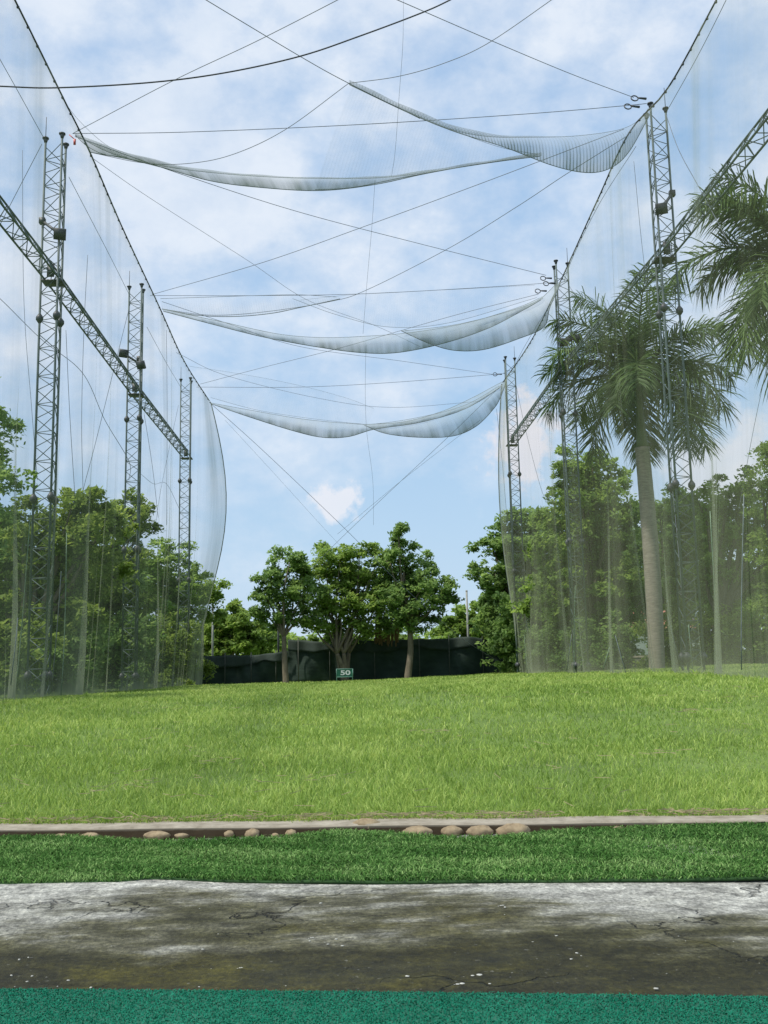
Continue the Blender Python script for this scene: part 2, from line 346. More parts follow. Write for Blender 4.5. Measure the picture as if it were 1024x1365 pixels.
for cx_, cy_, q in ((-1.55, 7.35, 24), (-1.0, 8.6, 14), (-3.3, 9.5, 16), (2.6, 8.3, 14), (1.0, 10.5, 16), (3.9, 11.5, 16), (-0.2, 7.6, 12)):
    x = cx_+rng.normal(0, .16, q); y = cy_+rng.normal(0, .12, q); a = rng.random(q)*2*PI; ln = rng.uniform(.05, .13, q)
    d = np.stack([np.cos(a)*ln, np.sin(a)*ln, rng.normal(0, .012, q)], 1); p = np.stack([x, y, gz(x, y)+0.065+0.02*rng.random(q)], 1); wv = np.zeros((q, 3)); wv[:, 2] = 0.0018
    g.add(np.stack([p-d/2-wv, p+d/2-wv, p+d/2+wv, p-d/2+wv], 1).reshape(-1, 3), np.arange(q)[:, None]*4 + np.array([[0, 1, 2, 3]]))
o = g.build('straw', M_STRAW); tag(o, 'dry straw and thatch along the grass edge above the kerb', 'straw', kind='stuff')
# ------------------------------------------------------------------ artificial turf strip
back = np.array([(-120, 1116), (0, 1115), (100, 1113), (200, 1117), (300, 1118), (370, 1116), (410, 1110), (450, 1105), (520, 1106), (580, 1113), (640, 1115), (690, 1112), (740, 1105), (830, 1097), (1024, 1096), (1150, 1096)], float)
front = np.array([(-120, 1174), (0, 1174), (160, 1172), (200, 1168), (240, 1169), (300, 1171), (500, 1171), (760, 1170), (1024, 1167), (1150, 1167)], float)
TX = np.linspace(-3.2, 3.6, 180)
def edge_y(tab, z):
    pts = np.array([G(a, b_, z) for a, b_ in tab]); return np.interp(TX, pts[:, 0], pts[:, 1])
yb = np.minimum(edge_y(back, 0.038), KY0 + kx(TX) - 0.004); yf = edge_y(front, 0.02)
NV = 26; T = np.linspace(0, 1, NV)
def turf_z(x, t):
    return 0.010 + 0.016*smooth((t-0.55)/0.45) + 0.007*np.sin(x*5+t*4)*smooth(t*3)+0.006*vnoise(x*2.6+t*5, 77)
YY = yf[:, None] + (yb-yf)[:, None]*T[None]; XX = np.repeat(TX[:, None], NV, 1); ZZ = turf_z(XX, T[None])
g = MB(); g.grid(np.stack([XX, YY, ZZ], -1)[::-1]); 
TURFBACK = simple('turf backing', (0.010, 0.04, 0.006), (0.025, 0.08, 0.015), 30, 0.9)
turf_root = thing('artificial_turf', (0, 5.0, 0), 'dark green strip of artificial turf laid along the kerb on the concrete', 'artificial turf')
g.build('backing', TURFBACK, turf_root, solid=0.012)
n = 125000; ti = rng.random(n); xi = rng.uniform(-3.15, 3.55, n)
yfi = np.interp(xi, TX, yf); ybi = np.interp(xi, TX, yb); yi = yfi + (ybi-yfi)*ti
g = MB(); hh = rng.uniform(0.016, 0.038, n)
blades(n, np.stack([xi, yi, turf_z(xi, ti)-0.002], 1), hh, np.full(n, 0.0052), 0.5+1.2*rng.random(n), np.clip(0.45+0.3*rng.standard_normal(n)+0.25*vnoise(xi*3+yi*9, 12), 0, 1), mb=g)
g.build('pile', M_TURF, turf_root)
# tee carpet
tab = np.array([(-200, 1316), (0, 1317), (500, 1321), (1024, 1327), (1224, 1329)], float)
ye = edge_y(tab, 0.02)
g = MB(); T = np.linspace(0, 1, 8); y0 = 0.6
YY = y0 + (ye-y0)[:, None]*T[None]; XX = np.repeat(TX[:, None], 8, 1); g.grid(np.stack([XX, YY, 0*XX+0.018], -1)[::-1])
tee = thing('tee_mat', (0, 2, 0), 'teal green carpet of the hitting bay in the foreground', 'mat')
g.build('backing', simple('teal backing', (0.006, 0.09, 0.05), (0.010, 0.13, 0.078), 50, 0.9), tee, solid=0.016)
g = MB(); n = 150000; xi = rng.uniform(-1.9, 2.1, n); yi = rng.uniform(2.3, 3.02, n); ymx = np.interp(xi, TX, ye); yi = ymx - (3.02-yi)
blades(n, np.stack([xi, yi, np.full(n, 0.017)], 1), rng.uniform(0.004, 0.009, n), np.full(n, 0.0036), 0.6+1.2*rng.random(n), np.clip(0.45+0.14*rng.standard_normal(n)+0.45*vnoise(xi*31+yi*17, 5)*vnoise(yi*43-xi*9, 6), 0, 1), mb=g)
g.build('pile', M_TEE, tee)
# stones against the kerb
stones = [(84, 1112, 20), (127, 1109, 26), (209, 1113, 36), (242, 1113, 20), (307, 1109, 16), (337, 1110, 25), (367, 1113, 12), (388, 1110, 18), (487, 1100, 40), (554, 1104, 50), (601, 1106, 36), (640, 1108, 38), (683, 1106, 46), (812, 1099, 26)]
slab = ['flat tan stone by the kerb, leftmost of the row', 'low tan stone by the kerb, second from the left', 'long flat stone by the kerb left of the round pair', 'small flat stone touching the long flat stone by the kerb',
 'small brown stone leaning against the kerb beside the rounder brown one', 'rounded brown stone standing highest against the dark kerb face', 'tiny pale pebble on the turf edge right of the round brown stone', 'pale stone half covered by the rising turf edge', 'pointed pale stone on top of the kerb above the turf bump',
 'long flat tan stone, left end of the row of four beside the kerb', 'oval tan stone, second of the row of four beside the kerb', 'rounded tan stone, third of the row of four beside the kerb', 'large orange tan stone, right end of the row of four', 'pale flat stone alone by the kerb at right']
for k, (px, py, w) in enumerate(stones):
    zc = 0.022; c = G(px, py, zc); sc = np.linalg.norm(c[:2])/F
    r = w*sc/2*0.84; c[1] = min(c[1], KY0 + kx(c[0]) - r*0.4 - 0.01)
    if k == 8: c = np.array([c[0], KY0+0.03, 0.045])
    hz_ = 0
    th = np.linspace(0, 2*PI, 18, endpoint=False); ph = np.linspace(-PI/2+0.02, PI/2-0.02, 10)
    T_, P_ = np.meshgrid(th, ph)
    rs = np.random.default_rng(k); bumpy = 1 + 0.13*np.sin(T_*2+rs.random()*6)*np.cos(P_) + 0.08*np.sin(T_*3+P_*3+rs.random()*6) + 0.05*np.sin(T_*5-P_*4+rs.random()*6) + 0.03*np.sin(T_*7+P_*7+rs.random()*6)
    hz_ = min(0.042, r*0.65) if k not in (5, 12, 11) else r*0.6
    if k in (0, 1, 2, 3, 9, 13): hz_ = r*0.36
    if k in (10, 11, 12): hz_ = r*0.48
    V = np.stack([c[0] + r*bumpy*np.cos(P_)*np.cos(T_), c[1] + r*0.6*bumpy*np.cos(P_)*np.sin(T_), c[2]-0.004 + hz_*bumpy*np.sin(P_)], -1)
    V = np.concatenate([V, V[:, :1]], 1); g = MB(); g.grid(V)
    o = g.build('stone', M_STONE, origin=c); tag(o, slab[k], 'stone', 'stones along the kerb')
# chips on concrete
g = MB()
for k in range(55):
    px = random.uniform(-60, 1080); py = 1180 + 140*math.sqrt(random.random()); c = G(px, py, 0.008); r = random.choice([0.0015, 0.002, 0.003, 0.004])*random.uniform(.7, 1.3)
    g.box(c, (r*2.4, r*1.5, r*0.6), [[math.cos(k), -math.sin(k), 0], [math.sin(k), math.cos(k), 0], [0, 0, 1]])
for px, py, r in ((580, 1257, 0.018), (630, 1301, 0.03), (602, 1260, .007), (668, 1207, .012), (415, 1250, .009), (610, 1312, .02), (320, 1290, .008)):
    c = G(px, py, 0.006); g.ball(c, r*.55, 0.14, 7); g.ball(c+np.array([r*.7, r*.2, 0]), r*.5, 0.2, 6); g.ball(c+np.array([-r*.9, -r*.3, -.001]), r*.35, 0.3, 5)
o = g.build('debris', simple('pale grit', (0.3, 0.3, 0.27), (0.55, 0.55, 0.5), 30, 0.9)); tag(o, 'pale grit and leaf crumbs on the mossy concrete', 'debris', kind='stuff')
# ------------------------------------------------------------------ masts
D1, D2, D3 = 22.3, 31.4, 41.9
def mast_proto(mir, loc, label, H):
    root = thing('lattice_mast', loc, label, 'mast', 'steel lattice masts of the net')
    bx_, by_, bz_ = loc
    A = [(0.277*math.cos(math.radians(a))*mir, 0.277*math.sin(math.radians(a))) for a in (185, 305, 65)]
    def w(p, z): return (bx_+p[0], by_+p[1], bz_+z)
    for k, p in enumerate(A):
        g = MB(); g.tube([w(p, -0.1), w(p, H)], 0.027, 8); g.build('leg', STEEL, root)
        g = MB(); g.tube([w(p, H), w(p, H+0.03)], 0.075, 10); g.tube([w(p, H-0.10), w(p, H)], [0.03, 0.06], 10); g.build('cap_plate', STEELD, root)
    g = MB(); st = 0.325; n_ = int(H/st)
    for i in range(n_):
        for s in range(3):
            p, q = A[s], A[(s+1) % 3]; z0, z1 = i*st, (i+1)*st
            if i % 2: p, q = q, p
            g.tube([w(p, z0), w(q, z1)], 0.0095, 5)
            if i % 2 == 0: g.tube([w(p, z0), w(q, z0)], 0.0095, 5)
    g.build('bracing', STEEL, root)
    for z in (0.5, FZ[0], FZ[1]):
        for p in A:
            g = MB(); g.tube([w(p, z-0.11), w(p, z-0.03), w(p, z+0.03), w(p, z+0.11)], [0.03, 0.085, 0.085, 0.03], 8); g.build('flange', STEELD, root)
    g = MB(); g.tube([w(A[0], H), w(A[0], H+0.55)], 0.009, 5); g.build('lightning_rod', STEELD, root)
    return root
def mxy(px, py, D): p = P(px, py, D); return p[0]
TOPL = P(80, 186, D1)[2]; HM = TOPL - 0.48; FZ = [P(60, 665, D1)[2]-0.48, P(65, 425, D1)[2]-0.48]; print('mast', HM, FZ, P(190,400,D2)[2], P(250,518,D3)[2], P(868,146,D1)[2], P(748,376,D2)[2], P(680,502,D3)[2])
ML = [(mxy(68, 480, D1), D1, 0.48), (mxy(181, 560, D2), D2, 0.45), (mxy(249, 620, D3), D3, 0.48)]
MR = [(mxy(889, 400, D1), D1, 0.6), (mxy(756, 560, D2), D2, 0.5), (mxy(683, 610, D3), D3, 0.6)]
l1 = mast_proto(1, ML[0], 'tallest looking steel lattice mast at far left, nearest of the left row, with small lamp', HM)
l2 = dup(l1, ML[1], 'steel lattice mast in the middle of the left row, with two lamps sticking out')
l3 = dup(l1, ML[2], 'farthest lattice mast of the left row, beside the free edge of the left net')
r1 = mast_proto(-1, MR[0], 'nearest lattice mast of the right row, rising between the two palms', P(868, 146, D1)[2]-0.6)
r2 = dup(r1, MR[1], 'middle lattice mast of the right row, its foot hidden behind the round leafy tree')
r3 = dup(r1, MR[2], 'farthest lattice mast of the right row, beside the pink cloud')
def lamp(root, off, z, ang, arm, name='floodlight'):
    g = MB(); x, y, zb = root.location; c = np.array([x+off[0], y+off[1], zb+z])
    ca, sa = math.cos(ang), math.sin(ang)
    rot = np.array([[ca, -sa, 0], [sa, ca, 0], [0, 0, 1]]) @ np.array([[1, 0, 0], [0, math.cos(.6), -math.sin(.6)], [0, math.sin(.6), math.cos(.6)]])
    g.box(c, (0.27, 0.09, 0.25), rot); g.box(c + rot @ np.array([0, 0.07, 0]), (0.18, 0.08, 0.15), rot)
    fl = g.build(name, STEELD, root)
    g = MB(); a = np.array(arm) + np.array([x, y, zb]); g.tube([c, a], 0.035, 6); g.box(a, (0.13, 0.12, 0.14)); g.build('bracket', STEELD, root)
lamp(l1, (0.2, -0.32, 0), P(75, 320, D1)[2]-.48, 0.3, (-0.28, -0.05, P(60, 296, D1)[2]-.48))
lamp(l2, (-0.36, -0.3, 0), P(170, 475, D2)[2]-.45, 0.5, (0.15, -0.2, P(180, 488, D2)[2]-.45)); lamp(l2, (0.2, -0.35, 0), P(185, 491, D2)[2]-.45, -0.3, (0.1, -0.15, P(183, 480, D2)[2]-.45))
lamp(r1, (-0.1, -0.35, 0), P(872, 287, D1)[2]-.6, -0.4, (0.3, 0.0, P(890, 258, D1)[2]-.6))
lamp(r2, (-0.05, -0.35, 0), P(748, 461, D2)[2]-.5, 0.2, (0.35, 0.0, P(757, 450, D2)[2]-.5)); lamp(r2, (0.45, -0.2, 0), P(765, 454, D2)[2]-.5, -0.8, (0.2, 0.0, P(757, 452, D2)[2]-.5))
# ------------------------------------------------------------------ horizontal trusses
def truss(name, pts, label):
    pts = [np.array(p) for p in pts]; root = thing(name, pts[0], label, 'truss')
    off = [(-0.17, -0.15), (0.17, -0.15), (0.0, 0.19)]
    ch = []
    for k, (ox, oz) in enumerate(off):
        c = np.array(pts) + np.array([ox, 0, oz]); ch.append(c)
        g = MB(); g.tube(c, 0.024, 6); g.build('chord', STEEL, root)
    g = MB(); tot = np.array(pts); L = np.concatenate([[0], np.cumsum(np.linalg.norm(np.diff(tot, axis=0), axis=1))])
    def at(c, s): return np.array([np.interp(s, L, c[:, i]) for i in range(3)])
    st = 0.42; s = 0.0; i = 0
    while s + st < L[-1]:
        for a, b_ in ((0, 1), (1, 2), (2, 0)):
            p, q = (a, b_) if i % 2 else (b_, a)
            g.tube([at(ch[p], s), at(ch[q], s+st)], 0.011, 5)
            if i % 2 == 0: g.tube([at(ch[p], s), at(ch[q], s)], 0.011, 5)
        s += st; i += 1
    g.build('bracing', STEEL, root)
    for p in pts[1:4]:
        g = MB(); g.box(p + np.array([0, 0, -0.20]), (0.46, 0.36, 0.03)); g.box(p + np.array([0.0, -0.24, 0.0]), (0.16, 0.03, 0.30)); g.build('joint_plate', STEELD, root)
    return root
zl, zr = P(72, 366, D1)[2], P(886, 336, D1)[2]; print('truss', zl, P(183,530,D2)[2], P(248,612,D3)[2], zr, P(757,492,D2)[2], P(683,598,D3)[2])
truss('horizontal_truss', [(ML[0][0]-0.55, 5.0, zl+.15), (ML[0][0], D1, zl), (ML[1][0], D2, zl-.1), (ML[2][0], D3, zl+.1)], 'long horizontal lattice truss tying together the left row of masts')
truss('horizontal_truss', [(MR[0][0]+0.25, 5.0, zr+.1), (MR[0][0], D1, zr), (MR[1][0], D2, zr), (MR[2][0], D3, zr)], 'long horizontal lattice truss passing behind the palm and tying the right row of masts')
# ------------------------------------------------------------------ cables
def cable(pp, label, r=0.010, mat=None, name='steel_cable', group='wires strung over the range', rings=(), D=None, cat='cable'):
    pts = catmull([P(*p) for p in pp], 12)
    g = MB(); g.tube(pts, r*0.82, 5); org = pts[0]
    if rings:
        root = thing(name, org, label, cat, group); g.build('wire', mat or WIRE, root)
        for (px, py, D_) in rings:
            c = P(px, py, D_); g = MB(); th = np.linspace(0, 2*PI, 15); rr = 0.085
            g.tube(c + np.stack([np.cos(th)*rr, 0.03*np.sin(th), np.sin(th)*rr], 1), 0.016, 5); g.build('ring', STEELD, root)
            g = MB(); q = pts[np.argmin(np.linalg.norm(pts-c, axis=1))]
            g.tube([c+np.array([0.09, 0, 0.01]), c+np.array([0.3, 0.05, 0.02])], [0.02, 0.03], 6); g.build('shackle', STEELD, root)
    else:
        o = g.build(name, mat or WIRE, origin=org); tag(o, label, cat, group)
C = cable
C([(-60, 113, 14), (0, 115, 14), (75, 117, 14), (200, 110, 14), (300, 97, 14), (400, 75, 14), (480, 48, 14), (560, 18, 14), (600, 0, 14), (660, -32, 14)], 'thick black sagging cable crossing the top left of the sky', 0.014, BLACK, 'power_cable', group=None)
C([(230, -28, 17), (275, 0, 17.5), (400, 75, 19.5), (465, 111, 20.5), (560, 158, 22)], 'straight wire running down from the top edge to the peak of the near roof net', 0.010)
C([(500, -27, 16), (450, 0, 17), (340, 56, 18.5), (230, 108, 20), (97, 178, D1)], 'wire rising from the left mast top to the upper edge of the picture', 0.009)
C([(490, -16, 16), (530, 0, 17), (650, 52, 19), (760, 98, 21), (845, 130, D1)], 'wire coming down from the top to the right mast, ending in a shackle ring', 0.009, rings=[(846, 131, D1)])
C([(790, -40, 17), (735, 0, 18), (650, 58, 19), (590, 85, 19.6), (530, 102, 20), (465, 111, 20.5)], 'wire curving from the upper right to the peak where the near roof net is gathered', 0.009)
C([(97, 178, D1), (250, 176, D1), (480, 166, D1), (700, 152, D1), (832, 141, D1), (862, 138, D1)], 'crosswire joining the tops of the two nearest masts', 0.010, rings=[(837, 142, D1)])
C([(120, 203, D1), (190, 217, 22), (250, 218, 21.6), (310, 206, 21.3), (380, 173, 21), (465, 111, 20.5)], 'sagging wire from the left mast up to the gathered peak of the near roof net', 0.009)
C([(100, 182, D1), (250, 235, 24.5), (400, 283, 27), (560, 325, 29.5), (728, 367, D2)], 'diagonal wire from near left mast top to the middle right mast', 0.010, rings=[(724, 371, D2)])
C([(205, 392, D2), (350, 350, 28.5), (480, 304, 26.5), (640, 245, 24.3), (832, 172, D1)], 'diagonal wire from the middle left mast up to the near right mast', 0.010)
C([(125, 212, D1), (200, 264, 26), (330, 347, 30), (410, 400, 34), (500, 434, 37), (560, 462, 39)], 'thin diagonal wire sinking from the near left corner towards the middle roof net', 0.007)
C([(838, 180, D1), (755, 232, 23), (690, 275, 25), (600, 330, 28), (490, 386, 30.5), (440, 402, 31), (350, 416, 31.4), (280, 420, 31.4), (216, 412, 31.4)], 'curved wire from the right corner down to the upper edge of the middle roof net', 0.010)
C([(200, 394, D2), (350, 394, D2), (500, 391, D2), (720, 378, D2), (742, 372, D2)], 'crosswire joining the tops of the two middle masts', 0.010, rings=[(728, 378, D2)])
C([(216, 402, D2), (300, 430, 34), (400, 462, 36.5), (540, 482, 39), (664, 500, D3)], 'faint diagonal wire from the middle left mast to the far right mast', 0.009)
C([(267, 512, D3), (350, 490, 39), (453, 464, 37), (600, 422, 34), (718, 392, 31.6)], 'diagonal wire from the far left mast up to the middle right mast', 0.010, rings=[(717, 388, D2)])
C([(262, 516, D3), (400, 516, D3), (520, 510, D3), (660, 499, D3), (672, 497, D3)], 'crosswire joining the tops of the two farthest masts', 0.011, rings=[(660, 499, D3)])
C([(235, 470, 36), (300, 500, 40), (420, 530, 40), (520, 543, 41), (640, 535, D3)], 'faint wire sagging behind the far crosswire', 0.008)
C([(280, 537, D3), (350, 600, 42), (455, 700, 42.5), (530, 775, 43), (610, 846, 44), (668, 884, 46)], 'long thin wire slanting down from far left mast across the trees to the fence', 0.011)
C([(668, 514, D3), (600, 580, 42), (520, 655, 43), (445, 727, 44), (415, 760, 45)], 'thin wire slanting down from far right mast to the middle trees', 0.010)
C([(640, 560, D3), (590, 598, 43), (530, 645, 44.5), (450, 712, 46)], 'second fainter wire beside the one slanting from the far right mast', 0.007)
C([(300, 560, 42), (360, 625, 44), (430, 702, 46), (470, 745, 47)], 'faintest wire below the long wire slanting from the far left mast', 0.005)
C([(538, 0, 19), (537, 60, 19), (532, 130, 20), (527, 200, 21), (522, 236, D1)], 'hair thin hanging line above the near roof net', 0.004)
C([(500, 240, 27), (496, 300, 28), (489, 380, 30), (484, 445, D2)], 'hair thin hanging line above the middle roof net', 0.005)
C([(488, 460, 36), (487, 520, 40), (489, 575, D3), (497, 640, 43), (498, 700, 44)], 'hair thin hanging line through the far roof net', 0.006)
C([(-60, -22, 19), (0, 79, 21), (58, 183, D1)], 'guy wire rising left from the near left mast top', 0.009)
C([(56, 192, D1), (0, 300, 23.5), (-50, 400, 25)], 'guy wire falling left from the near left mast top', 0.009)
C([(92, 236, D1), (145, 338, 27), (175, 398, D2)], 'wire joining the near and middle left masts below their tops', 0.008)
C([(196, 436, D2), (222, 484, 37), (241, 516, D3)], 'wire joining the middle and far left masts below their tops', 0.008)
C([(-40, 365, 24), (0, 398, 25), (55, 452, 26), (110, 497, 27), (140, 560, 28), (172, 615, 29), (172, 640, 29)], 'kinked wire crossing behind the nearest left mast', 0.010)
C([(174, 404, D2), (150, 500, 31), (125, 600, 31), (113, 645, 31), (108, 670, 31)], 'guy wire with turnbuckle dropping from the middle left mast into the trees', 0.010)
C([(117, 340, 28), (112, 440, 28), (109, 560, 28), (111, 662, 28)], 'upright hanging wire between the near and middle left masts', 0.009)
C([(30, 200, 20), (32, 400, 20), (42, 540, 20), (50, 640, 20)], 'hanging wire left of the nearest left mast', 0.006)
C([(88, 440, 23), (93, 550, 23), (100, 662, 23)], 'short hanging wire right of the nearest left mast', 0.008)
C([(222, 440, 33), (223, 560, 33), (222, 700, 33)], 'upright hanging wire between the middle and far left masts', 0.008)
C([(192, 550, 33), (203, 620, 33), (211, 690, 33)], 'loose wire falling right of the middle left mast', 0.009)
C([(188, 632, 33), (205, 645, 34), (222, 645, 34), (240, 680, 35)], 'slack loop of wire low between middle and far left masts', 0.007)
C([(238, 540, 38), (215, 650, 38), (206, 712, 38)], 'thin wire falling left from the far left mast', 0.007)
C([(887, 150, D1), (905, 200, 21.5), (932, 250, 21), (975, 330, 20)], 'guy wire falling right from the near right mast top', 0.009)
C([(985, -40, 17), (968, 0, 18), (930, 75, 20), (892, 143, D1)], 'wire rising to the top right corner from the near right mast', 0.009)
C([(848, 195, D1), (800, 270, 25), (765, 340, 28.5), (752, 375, D2)], 'thin wire beside the folded edge of the right net', 0.008)
C([(845, 215, 23), (853, 300, 23), (862, 380, 23), (870, 450, 23)], 'wire hanging down left of the nearest right mast', 0.007)
C([(757, 378, D2), (770, 400, 31), (790, 440, 31), (800, 480, 30)], 'wire falling right from the middle right mast top', 0.008)
C([(687, 508, D3), (700, 570, D3), (718, 640, D3), (728, 670, D3)], 'wire falling right from the far right mast top', 0.009)
C([(738, 400, D2), (712, 440, 34), (690, 480, 38), (686, 497, D3)], 'thin wire joining the middle and far right masts', 0.008)
C([(662, 545, D3), (670, 620, 42), (676, 690, 42), (684, 760, 42)], 'hanging line along the free edge of the right net', 0.009)
C([(1024, 480, 26), (1005, 570, 26), (992, 640, 26), (985, 680, 26)], 'wire falling behind the near palm at the right edge', 0.008)
C([(893, 560, 26), (896, 640, 26), (905, 740, 25), (915, 860, 24)], 'wire falling close behind the nearest right mast', 0.009)
# small red tag
c = P(98, 186, D1); g = MB(); g.box(c+np.array([0.03, 0, -0.06]), (0.05, 0.03, 0.14)); g.tube([c+np.array([-0.1, 0, 0.12]), c+np.array([0.03, 0, 0])], 0.012, 5)
o = g.build('warning_tag', REDPLASTIC, origin=c); tag(o, 'small red tag hanging at the top of the nearest left mast', 'tag')
# ------------------------------------------------------------------ nets
def sheet(top, bot, nu, nv, fn, mb, dens):
    A = resample(catmull(top, 12), nu); B = resample(catmull(bot, 12), nu)
    t = np.linspace(0, 1, nv)
    V = A[:, None] + (B-A)[:, None]*t[None, :, None]
    L = np.concatenate([[0], np.cumsum(np.linalg.norm(np.diff(A, axis=0), axis=1))])
    Ht = np.linalg.norm(B-A, axis=1)
    V = fn(V, L[:, None]*np.ones(nv), t[None]*np.ones((nu, 1)))
    uv = np.stack([L[:, None]*np.ones(nv), t[None]*Ht[:, None]], -1)
    mb.grid(V, dens=dens(L[:, None]*np.ones(nv), t[None]*np.ones((nu, 1))), uv=uv)
    return V
NET_SIDE = netmat('side netting', (0.26, 0.29, 0.20), 0.25)
NET_ROOF = netmat('roof netting', (0.22, 0.26, 0.27), 0.40, 4.2)
NET_SMOOTH = netmat('smooth roof netting', (0.24, 0.28, 0.27), 0.42)
NET_FAINT = netmat('loose roof netting', (0.24, 0.28, 0.30), 0.09, 4.2)
def side_net(label, toppx, mast_x, sgn, botx, endbulge, yend, gather):
    root = thing('side_net', (mast_x[0], 20, 0.5), label, 'net', 'side nets of the range')
    top = np.array([P(*p) for p in toppx])
    tc_ = resample(catmull(top, 12), 420)
    ysn = tc_[:, 1]
    bz = gz(0*ysn, ysn)+0.02
    bx2 = np.interp(ysn, [p[0] for p in botx], [p[1] for p in botx])
    B = np.stack([bx2, ysn, bz], 1)
    nv = 46; t = np.linspace(0, 1, nv)[None]; L = ysn[:, None]
    V = tc_[:, None] + (B-tc_)[:, None]*t[..., None]
    pl = (np.sin(L*6.1+3*np.sin(L*1.3))*0.5+np.sin(L*13.7+2*np.sin(L*2.1))*0.3+np.sin(L*2.3)*0.8)
    gat = sum(np.exp(-((L-y_)/w_)**2) for y_, w_ in gather)
    amp = 0.025 + 0.03*t + 0.16*gat*np.clip(t-0.55, 0, 1)
    V[..., 0] += pl*amp*(1-0.0*t) - sgn*0.25*np.sin(t*PI)*(0.3+0.7*np.sin(L*0.35)**2)
    V[..., 0] -= sgn*gat*0.28*smooth((t-0.6)/0.4)
    # free end of the net bellies outwards from the range end
    e = smooth((L-(yend-2.2))/2.2)
    V[..., 0] += -sgn*endbulge*e*np.sin(np.clip(t*1.25, 0, 1)*PI)**1.0
    V[..., 1] += 0.25*np.sin(L*3.1+t*3)*t*(1-e)
    dens = 0.62 + 0.12*np.sin(L*1.7+1.0) + 0.10*np.sin(L*4.3+2*np.sin(L)+t*0.8) + 0.45*gat*smooth((t-0.6)/0.4) + 1.1*e*(1-0.4*t) + 0.9*np.exp(-t*60) + 1.5*np.exp(-(1-t)*45)
    for y_ in (D1+1.0, D1+2.2, D2+0.7, D3-1.0, 19.0): dens = dens + 1.0*np.exp(-((L-y_-0.5*t)/0.32)**2)*smooth((0.65-t)/0.5)
    dens = dens + 2.6*np.exp(-((L-yend)/0.10)**2)
    dens = dens*(0.7+0.6*smooth((t-0.4)/0.3)); dens = np.clip(dens, 0.15, 5)*np.ones_like(V[..., 0])
    uv = np.stack([L*np.ones(nv), t*np.linalg.norm(B-tc_, axis=1)[:, None]], -1)
    g = MB(); g.grid(V, dens=dens, uv=uv); g.build('netting', NET_SIDE, root)
    g = MB(); g.tube(tc_[::6], 0.020, 6)
    for i in range(4, 420, 7): g.ball(tc_[i]+np.array([0, 0, -0.02]), 0.034, 1, 6)
    g.build('top_cable', STEELD, root)
    g = MB(); g.tube(V[-1, ::3], 0.020, 5); g.build('edge_rope', ROPE, root)
    # loose vertical cords and gathered strands near masts
    k = 0
    for y_, w_ in gather:
        for q in range(2):
            yy_ = y_ + random.uniform(-0.9, 0.9)*w_; i = int(np.argmin(abs(ysn-yy_))); j0 = random.randint(33, 42)
            pts = V[i, j0:].copy(); pts[:, 0] += -sgn*0.06 + np.linspace(0, 1, len(pts))*random.uniform(-0.3, 0.2); pts[:, 1] += np.linspace(0, 1, len(pts))*random.uniform(-0.4, 0.4)
            g = MB(); g.tube(pts[::2], 0.009, 4); g.build('cord', ROPEG if q % 3 else ROPE, root)
    return root, V
xl = [(5, ML[0][0]+0.3), (D1, P(85, 925, D1)[0]), (D2, P(196, 915, D2)[0]), (D3, P(254, 914, D3)[0]), (50, P(254, 914, D3)[0])]
Lnet, LV = side_net('tall translucent net hanging along the left side of the range', [(-200, -420, 12.2), (-60, -155, 15.5), (20, 0, 17.8), (85, 132, 20.5), (120, 203, D1), (163, 303, 26.4), (212, 408, D2), (246, 482, 36.6), (281, 537, D3+.3)], [m_[0] for m_ in ML], -1, xl, 0.75, D3+.3, [(D1-0.3, 1.2), (D2-.3, 1.3), (D3-.1, 1.0), (18.3, 1.5)])
xrr = [(5, MR[0][0]+0.2), (17, P(1003, 892, 17)[0]), (D1, P(912, 893, D1)[0]), (D2, P(775, 898, D2)[0]), (D3, P(694, 903, D3)[0]), (50, P(694, 903, D3)[0])]
Rnet, RV = side_net('tall translucent net hanging along the right side of the range', [(1120, -320, 12.6), (1020, -125, 15.4), (955, 0, 17.8), (890, 118, 20.7), (838, 178, D1), (796, 268, 26.2), (742, 386, D2), (706, 458, 36.6), (668, 513, D3+.2)], [m_[0] for m_ in MR], 1, xrr, 0.22, D3+.2, [(D1-.8, 1.2), (17.6, 1.3), (D2-.4, 1.0), (38.0, 2.0), (27.0, 0.8)])
def swag(label, tp, bt, mat, belly=0.45, edge_r=0.012, name='roof_net', top_r=None, dmul=1.0):
    tp = [P(*p) for p in tp]; bt = [P(*p) for p in bt]
    root = thing(name, tp[0], label, 'net', 'roof nets slung between the masts')
    g = MB()
    def fn(V, L, t): hh_ = np.linalg.norm((V[:, -1]-V[:, 0])[:, [0, 2]], axis=1); V[..., 1] -= belly*np.sin(t*PI)*np.clip(hh_/np.percentile(hh_, 80), 0, 1.2)[:, None]; V[..., 1] += 0.02*np.sin(L*5+t*4)*np.sin(t*PI); return V
    V = sheet(tp, bt, 150, 14, fn, g, lambda L, t: dmul*(0.75+0.9*t**3+0.5*np.exp(-t*12)))
    g.build('netting', mat, root)
    g = MB(); g.tube(V[::2, -1], edge_r, 5); g.build('hem_rope', ROPE, root)
    g = MB(); g.tube(V[::2, 0], top_r or edge_r*0.6, 5); g.build('top_rope', ROPE, root)
    return root
def d(l, D, k=0.0): return [(a, b_, D+k) for a, b_ in l]
swag('near roof net, long thin sagging fold on the left', d([(100, 180), (150, 205), (215, 221), (280, 230), (360, 236), (440, 238), (520, 236), (620, 222), (720, 206)], D1), d([(120, 203), (165, 211), (215, 223), (285, 242), (360, 251), (430, 254), (500, 246), (570, 231), (650, 217), (722, 208)], D1, -0.5), NET_SMOOTH, 0.3, 0.009)
